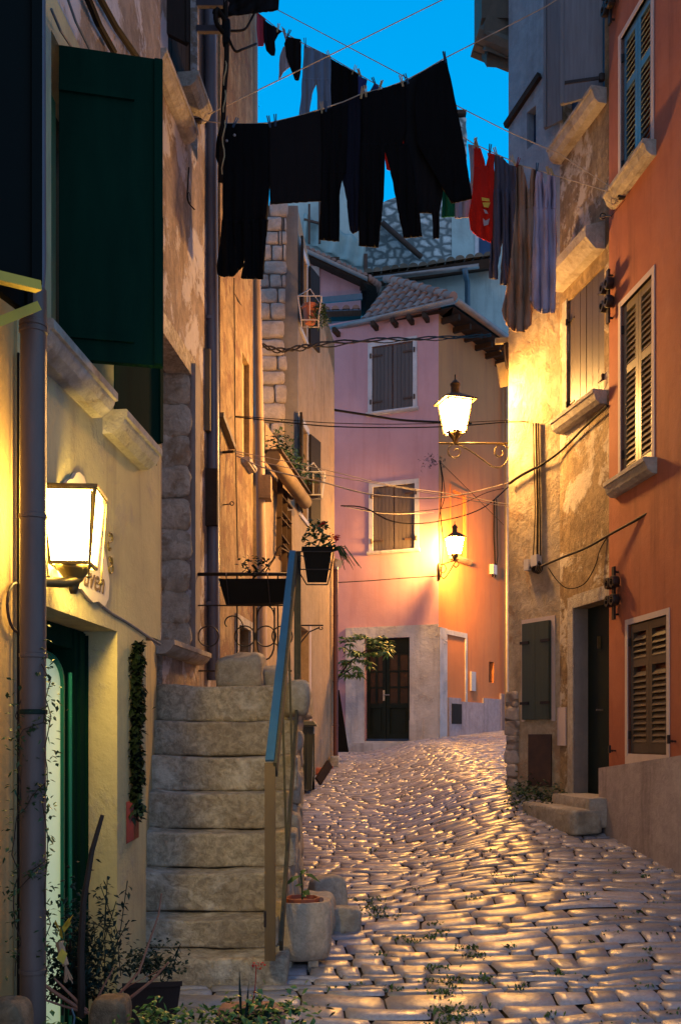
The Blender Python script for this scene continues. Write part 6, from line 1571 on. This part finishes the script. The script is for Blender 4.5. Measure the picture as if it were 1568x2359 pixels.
garment('vest', [S((T2(1080)+6,1078,1094,T2(1094)),(380,1083,1093,380),(460,1082,1088,460)), S((460,1042,1088,460),(480,1040,1086,478),(503,1048,1078,500))], 'c_light', 'pale grey vest tucked behind the red top on the far line', 2, seed=19, extra=.05, cat='shirt')
gr_ = garment('red_top', [S((T2(1092)+2,1091,1106,T2(1104)+2),(360,1092,1114,366),(385,1092,1119,390)), S((T2(1136)-2,1122,1139,T2(1140)),(362,1124,1138,362),(388,1116,1138,388)), S((384,1091,1138,384),(440,1088,1140,440),(500,1080,1140,495),(530,1085,1145,525),(545,1100,1128,558))], 'c_red', 'red sleeveless top with a small yellow and white print on the far line', 2, fold=.02, seed=20, cat='top')
A_, B_ = MA, MBp
mb = MB(); q_ = lambda u, v: P(u, v, dl(u, A_, B_)-.05)
mb.face([q_(1109,454), q_(1126,457), q_(1127,463), q_(1110,462)]); mb.face([q_(1111,466), q_(1129,466), q_(1124,478), q_(1114,476)])
mk('yellow_print', mb, M['c_yel'], gr_, solid=.004)
mb = MB(); mb.face([q_(1113,481), q_(1120,484), q_(1124,492), q_(1117,491)]); mb.face([q_(1112,502), q_(1118,508), q_(1127,503), q_(1124,517), q_(1114,520)])
mk('white_print', mb, M['c_light'], gr_, solid=.004)
garment('trousers', [S((T2(1140),1139,1158,T2(1158)),(400,1139,1188,400),(440,1138,1184,440)), S((T2(1164)+12,1158,1186,T2(1186)+6),(400,1155,1188,400)), S((435,1138,1160,435),(540,1132,1160,540),(600,1128,1148,600),(641,1126,1144,644)), S((435,1156,1186,435),(540,1160,1182,540),(600,1156,1178,600),(655,1150,1172,658))], 'c_grey', 'slate grey trousers with long legs right of the red top', 2, fold=.06, seed=21, cat='trousers')
garment('sheet', [S((T2(1190),1187,1202,T2(1200)),(430,1187,1214,430),(480,1187,1226,480)), S((T2(1226)-2,1224,1240,T2(1240)),(430,1220,1240,430),(480,1212,1238,480)), S((475,1187,1232,475),(560,1180,1232,560),(660,1168,1228,660),(715,1156,1226,712),(748,1166,1222,748),(764,1184,1206,764))], 'c_brown', 'long fawn brown sheet hanging lowest on the far line', 2, fold=.085, seed=22, extra=.0, cat='cloth', nv=40)
garment('sheet', [S((T2(1242),1236,1248,T2(1248)),(440,1232,1256,440),(480,1230,1264,480)), S((T2(1268),1262,1278,T2(1278)),(430,1256,1279,430),(480,1254,1279,480)), S((475,1229,1279,475),(560,1226,1280,560),(660,1220,1279,660),(690,1220,1278,690),(712,1232,1278,715)), S((712,1232,1278,715),(722,1246,1276,720))], 'c_lav', 'long lavender cloth at the right end of the far line', 2, fold=.085, seed=23, extra=-.06, cat='cloth', nv=40)
# pegs
pegs = [(1,520,'b'),(1,541,'b'),(1,620,'d'),(1,634,'b'),(1,741,'w'),(1,750,'b'),(1,833,'w'),(1,842,'w'),(1,925,'y'),(1,936,'b'),(1,1024,'b'),(2,640,'w'),(2,664,'b'),(2,703,'b'),(2,757,'w'),(2,815,'w'),(2,828,'w'),(2,862,'b'),(2,876,'w'),(2,1094,'w'),(2,1098,'w'),(2,1128,'b'),(2,1142,'w'),(2,1182,'w'),(2,1192,'r'),(2,1236,'b'),(2,1262,'w'),(2,1272,'w')]
M['peg_red'] = simple('peg red plastic', (.35,.04,.02), rough=.5, bump=0)
near = 0
proto = {}
def first(kind, u, line):
    c = Vector((0,0,0)); t = thing('clothes_peg', '', 'clothes peg', (0,0,0), group='clothes pegs on the lines')
    for s in (-1, 1):
        mb = MB(); mb.bar((s*.004, 0, -.045), (s*.010, 0, .055), .007, .012, up=(0,1,0)); mk('jaw', mb, M[kind], t)
    return t
kinds = {'b': 'peg_blue', 'd': 'peg_blue', 'w': 'peg_wood', 'y': 'peg_wood', 'r': 'peg_red'}
what = {520:'leftmost blue peg on the waist of the flared black trousers',541:'blue peg second from the left on the near line',620:'dark peg where the flared trousers meet the black towel',634:'blue peg on the left corner of the black towel',741:'wooden peg on the right corner of the black towel',750:'blue peg touching the wooden one between towel and narrow trousers',833:'wooden peg between the navy and the longest black trousers',842:'second wooden peg crossing it above the longest black trousers',925:'bright wooden peg at the right side of the longest black trousers',936:'dark blue peg beside the bright wooden one near the wide skirt',1024:'dark blue peg at the highest corner of the wide black skirt'}
what2 = {640:'pale peg on the furthest left navy sock',664:'dark peg holding the black sock left of the jeans',703:'dark peg on the left corner of the pale jeans',757:'pale peg between the jeans and the round black top',815:'pale peg on the right of the round black top',828:'pale peg on the narrow blue cloth',862:'dark peg on the second blue cloth',876:'pale peg right of the second blue cloth',1094:'pale peg at the left shoulder of the red top',1098:'pale peg next to it on the red top shoulder',1128:'dark blue peg at the right shoulder of the red top',1142:'pale peg where the red top meets the slate grey trousers',1182:'pale peg at the right of the slate grey trousers',1192:'red peg on the left corner of the fawn brown sheet',1236:'blue peg where the fawn brown sheet meets the lavender cloth',1262:'pale peg on the lavender cloth',1272:'pale peg at the far right end beyond the lavender cloth'}
for i, (ln, u, k) in enumerate(pegs):
    A, B = (LA, LB) if ln == 1 else (MA, MBp); T = T1 if ln == 1 else T2
    loc = P(u, T(u)-4, dl(u, A, B)-.01)
    kk = kinds[k]
    if kk not in proto: proto[kk] = o = first(kk, u, ln)
    else:
        src = proto[kk]; o = src.copy(); COL.objects.link(o)
        for c_ in src.children:
            d_ = c_.copy(); COL.objects.link(d_); d_.parent = o
    o.location = loc; o.rotation_euler = (R.uniform(-.2,.2), R.uniform(-.5,.4), R.uniform(-.6,.6)); o['label'] = (what if ln == 1 else what2)[u]
# ------------------------------------------------------------------ street lamps
def lantern(t, cb, wt, wb, h, rot, glow, fm, roof=.55, chim=True, bar=.016, over=.06):
    """four sided tapered lantern, cb = centre of its bottom plate"""
    cb = Vector(cb)
    def ring(w, z): 
        return [cb + Vector((math.cos(rot+math.pi/4+k*math.pi/2)*w/math.sqrt(2), math.sin(rot+math.pi/4+k*math.pi/2)*w/math.sqrt(2), z)) for k in range(4)]
    lo, hi = ring(wb, 0), ring(wt, h); lo2, hi2 = ring(wb-bar*.9, .0), ring(wt-bar*.9, h)
    for k in range(4):
        j = (k+1)%4; mb = MB(); mb.face([lo2[k], lo2[j], hi2[j], hi2[k]]); mk('glass_pane', mb, glow, t)
    mb = MB()
    for k in range(4):
        j = (k+1)%4; mb.bar(lo[k], hi[k], bar, bar); mb.bar(lo[k], lo[j], bar, bar); mb.bar(hi[k], hi[j], bar*1.2, bar*1.2)
    mk('frame', mb, fm, t)
    ro, r1, r2 = ring(wt+over*2, h+.0), ring(wt+over*2, h+.012), ring(wt*.30, h+wt*roof)
    mb = MB(); mb.hexa(ro+r1); 
    i0 = len(mb.v); mb.v += [p+Vector((0,0,.002)) for p in r1] + r2
    for k in range(4): mb.f.append((i0+k, i0+(k+1)%4, i0+4+(k+1)%4, i0+4+k))
    mb.f.append((i0+4,i0+5,i0+6,i0+7)); mk('roof', mb, fm, t)
    if chim:
        mb = MB(); mb.lathe(cb+Vector((0,0,h+wt*roof-.01)), [(wt*.14,0),(wt*.19,.01),(wt*.17,.03),(wt*.17,.09),(wt*.20,.10),(wt*.20,.12),(wt*.1,.15),(.008,.17),(.008,.22),(.0,.23)], 12); mk('chimney', mb, fm, t, smooth=True, angle=40)
    mb = MB(); mb.lathe(cb+Vector((0,0,-wb*.75)), [(.012,0),(.02,.02),(wb*.18,wb*.3),(wb*.42,wb*.62),(wb*.5,wb*.74)], 10); mk('base_cup', mb, fm, t, smooth=True)
# big lantern on the old house
L1 = thing('street_lamp', 'big glowing lantern on a long scrolled bracket from the flaking old house', 'street lamp', P(1048, 1020, 11.0), group='wall lanterns lit in the street')
c = P(1048, 997, 11.0); lantern(L1, c, .285, .185, .345, .30, M['glow'], M['lampiron'], roof=.36, over=.045)
bz = P(0, 1021, 11.0).z; xw = P(1174, 0, 11.0).x
mb = MB(); mb.tube([(P(1010,0,11.0).x, 11.0, bz), (xw+.05, 11.0, bz)], .011, 8); mb.box(xw-.01, xw+.03, 10.97, 11.03, bz-.2, bz+.1)
q = lambda u, v: P(u, v, 11.0)
mb.tube(smooth_pts([q(1060,1026), q(1085,1040), q(1110,1058), q(1135,1075), q(1155,1075), q(1168,1060), q(1172,1040), q(1165,1028), q(1150,1024), q(1140,1034), q(1140,1046), q(1150,1052), q(1158,1046), q(1157,1038)]), .008, 6)
mb.tube(smooth_pts([q(1060,1026), q(1044,1023), q(1033,1032), q(1033,1046), q(1044,1054), q(1056,1050), q(1060,1040), q(1052,1034), q(1046,1038)]), .008, 6)
mk('bracket', mb, M['brassiron'], L1, smooth=True)
# small lantern on the pink corner
L2 = thing('street_lamp', 'smaller glowing lantern on a scroll bracket at the pink house corner', 'street lamp', P(1012, 1330, 19.6), group='wall lanterns lit in the street')
c = P(1047, 1277, 19.55); lantern(L2, c, .285, .19, .33, .35, M['glow2'], M['lampiron'], roof=.42, over=.03)
q = lambda u, v: P(u, v, 19.65)
mb = MB(); mb.tube([q(1013,1302), q(1056,1288)], .014, 6); mb.box(q(1011,0).x-.02, q(1011,0).x+.02, 19.6, 19.9, q(0,1335).z, q(0,1298).z)
mb.tube(smooth_pts([q(1014,1300), q(1024,1302), q(1027,1312), q(1020,1320), q(1014,1314), q(1018,1308)]), .012, 6); mb.tube(smooth_pts([q(1013,1325), q(1022,1333), q(1033,1320), q(1045,1300), q(1052,1292), q(1056,1300), q(1050,1307), q(1044,1302)]), .012, 6); mb.tube([q(1046,1292), q(1046,1280)], .016, 6)
mk('bracket', mb, M['lampiron'], L2, smooth=True)
# near lantern by the shop
L3 = thing('shop_lantern', 'large near lantern with bronze frame glowing beside the grey downpipe', 'wall lantern', PB.pt(.2, 1.9), group=None)
c = Vector((-1.062, 3.86, E+(HV-1302)*3.85/F)); lantern(L3, c, .205, .150, .285, math.radians(4), M['glow_near'], M['brassiron'], roof=.02, chim=False, bar=.013, over=.012)
mb = MB(); mb.tube(smooth_pts([c+Vector((.02,0,-.02)), c+Vector((.02,-.0,-.05)), c+Vector((-.02,-.05,-.075)), c+Vector((-.10,-.10,-.08)), c+Vector((-.16,-.12,-.08))]), .020, 12); mk('bracket', mb, M['brassiron'], L3, smooth=True)
mb = MB()
for dx, dy in ((.10,-.11),(.105,.11),(-.09,-.11)):
    p1 = c+Vector((dx*1.0, dy, .27)); p2 = c+Vector((dx*.83, dy*.8, -.06)); mb.tube([p1, p2], .004, 6); mb.lathe(p2-Vector((0,0,.008)), [(.0,0),(.009,.006),(.009,.012),(.0,.018)], 8)
mk('drop_rods', mb, M['brassiron'], L3)

# ------------------------------------------------------------------ camera and light
cam = bpy.data.cameras.new('Camera'); co = bpy.data.objects.new('Camera', cam); COL.objects.link(co)
cam.sensor_fit = 'HORIZONTAL'; cam.sensor_width = 36; cam.lens = F/1568*36
cam.shift_y = (HV - 2359/2)/1568; cam.clip_end = 400; cam.clip_start = .05
co.location = (0, 0, E); co.rotation_euler = (math.radians(90), 0, 0); scene.camera = co

w = bpy.data.worlds.new('World'); scene.world = w; w.use_nodes = True
t = w.node_tree; t.nodes.clear(); out = t.nodes.new('ShaderNodeOutputWorld'); bg = t.nodes.new('ShaderNodeBackground'); t.links.new(bg.outputs[0], out.inputs[0])
tc = t.nodes.new('ShaderNodeTexCoord'); sp = t.nodes.new('ShaderNodeSeparateXYZ'); t.links.new(tc.outputs['Generated'], sp.inputs[0])
# blue hour: deep cyan ahead over the hill, paler afterglow behind the photographer
r = t.nodes.new('ShaderNodeValToRGB'); e = r.color_ramp.elements
e[0].position = .30; e[0].color = (.30, .40, .60, 1); e[1].position = .62; e[1].color = (.0, .36, .80, 1)
e.new(.5).color = (.08, .40, .84, 1)
m_ = math_(t, 'MULTIPLY_ADD', sp.outputs[1], .5); m_.node.inputs[2].default_value = .5
t.links.new(m_, r.inputs[0])
t.links.new(r.outputs[0], bg.inputs[0]); bg.inputs[1].default_value = 1.0
zr_ = ramp(t, sp.outputs[2], .40, .66); t.links.new(mix(t, zr_, r.outputs[0], mix(t, .45, r.outputs[0], (.0,.16,.50))), bg.inputs[0])

scene.view_settings.view_transform = 'Standard'; scene.view_settings.look = 'None'; scene.view_settings.gamma = 1
scene.view_settings.exposure = .38
scene.render.engine = 'CYCLES'
scene.cycles.use_denoising = True
scene.cycles.max_bounces = 6; scene.cycles.diffuse_bounces = 4; scene.cycles.glossy_bounces = 3
scene.cycles.sample_clamp_indirect = 6; scene.cycles.caustics_reflective = False; scene.cycles.caustics_refractive = False
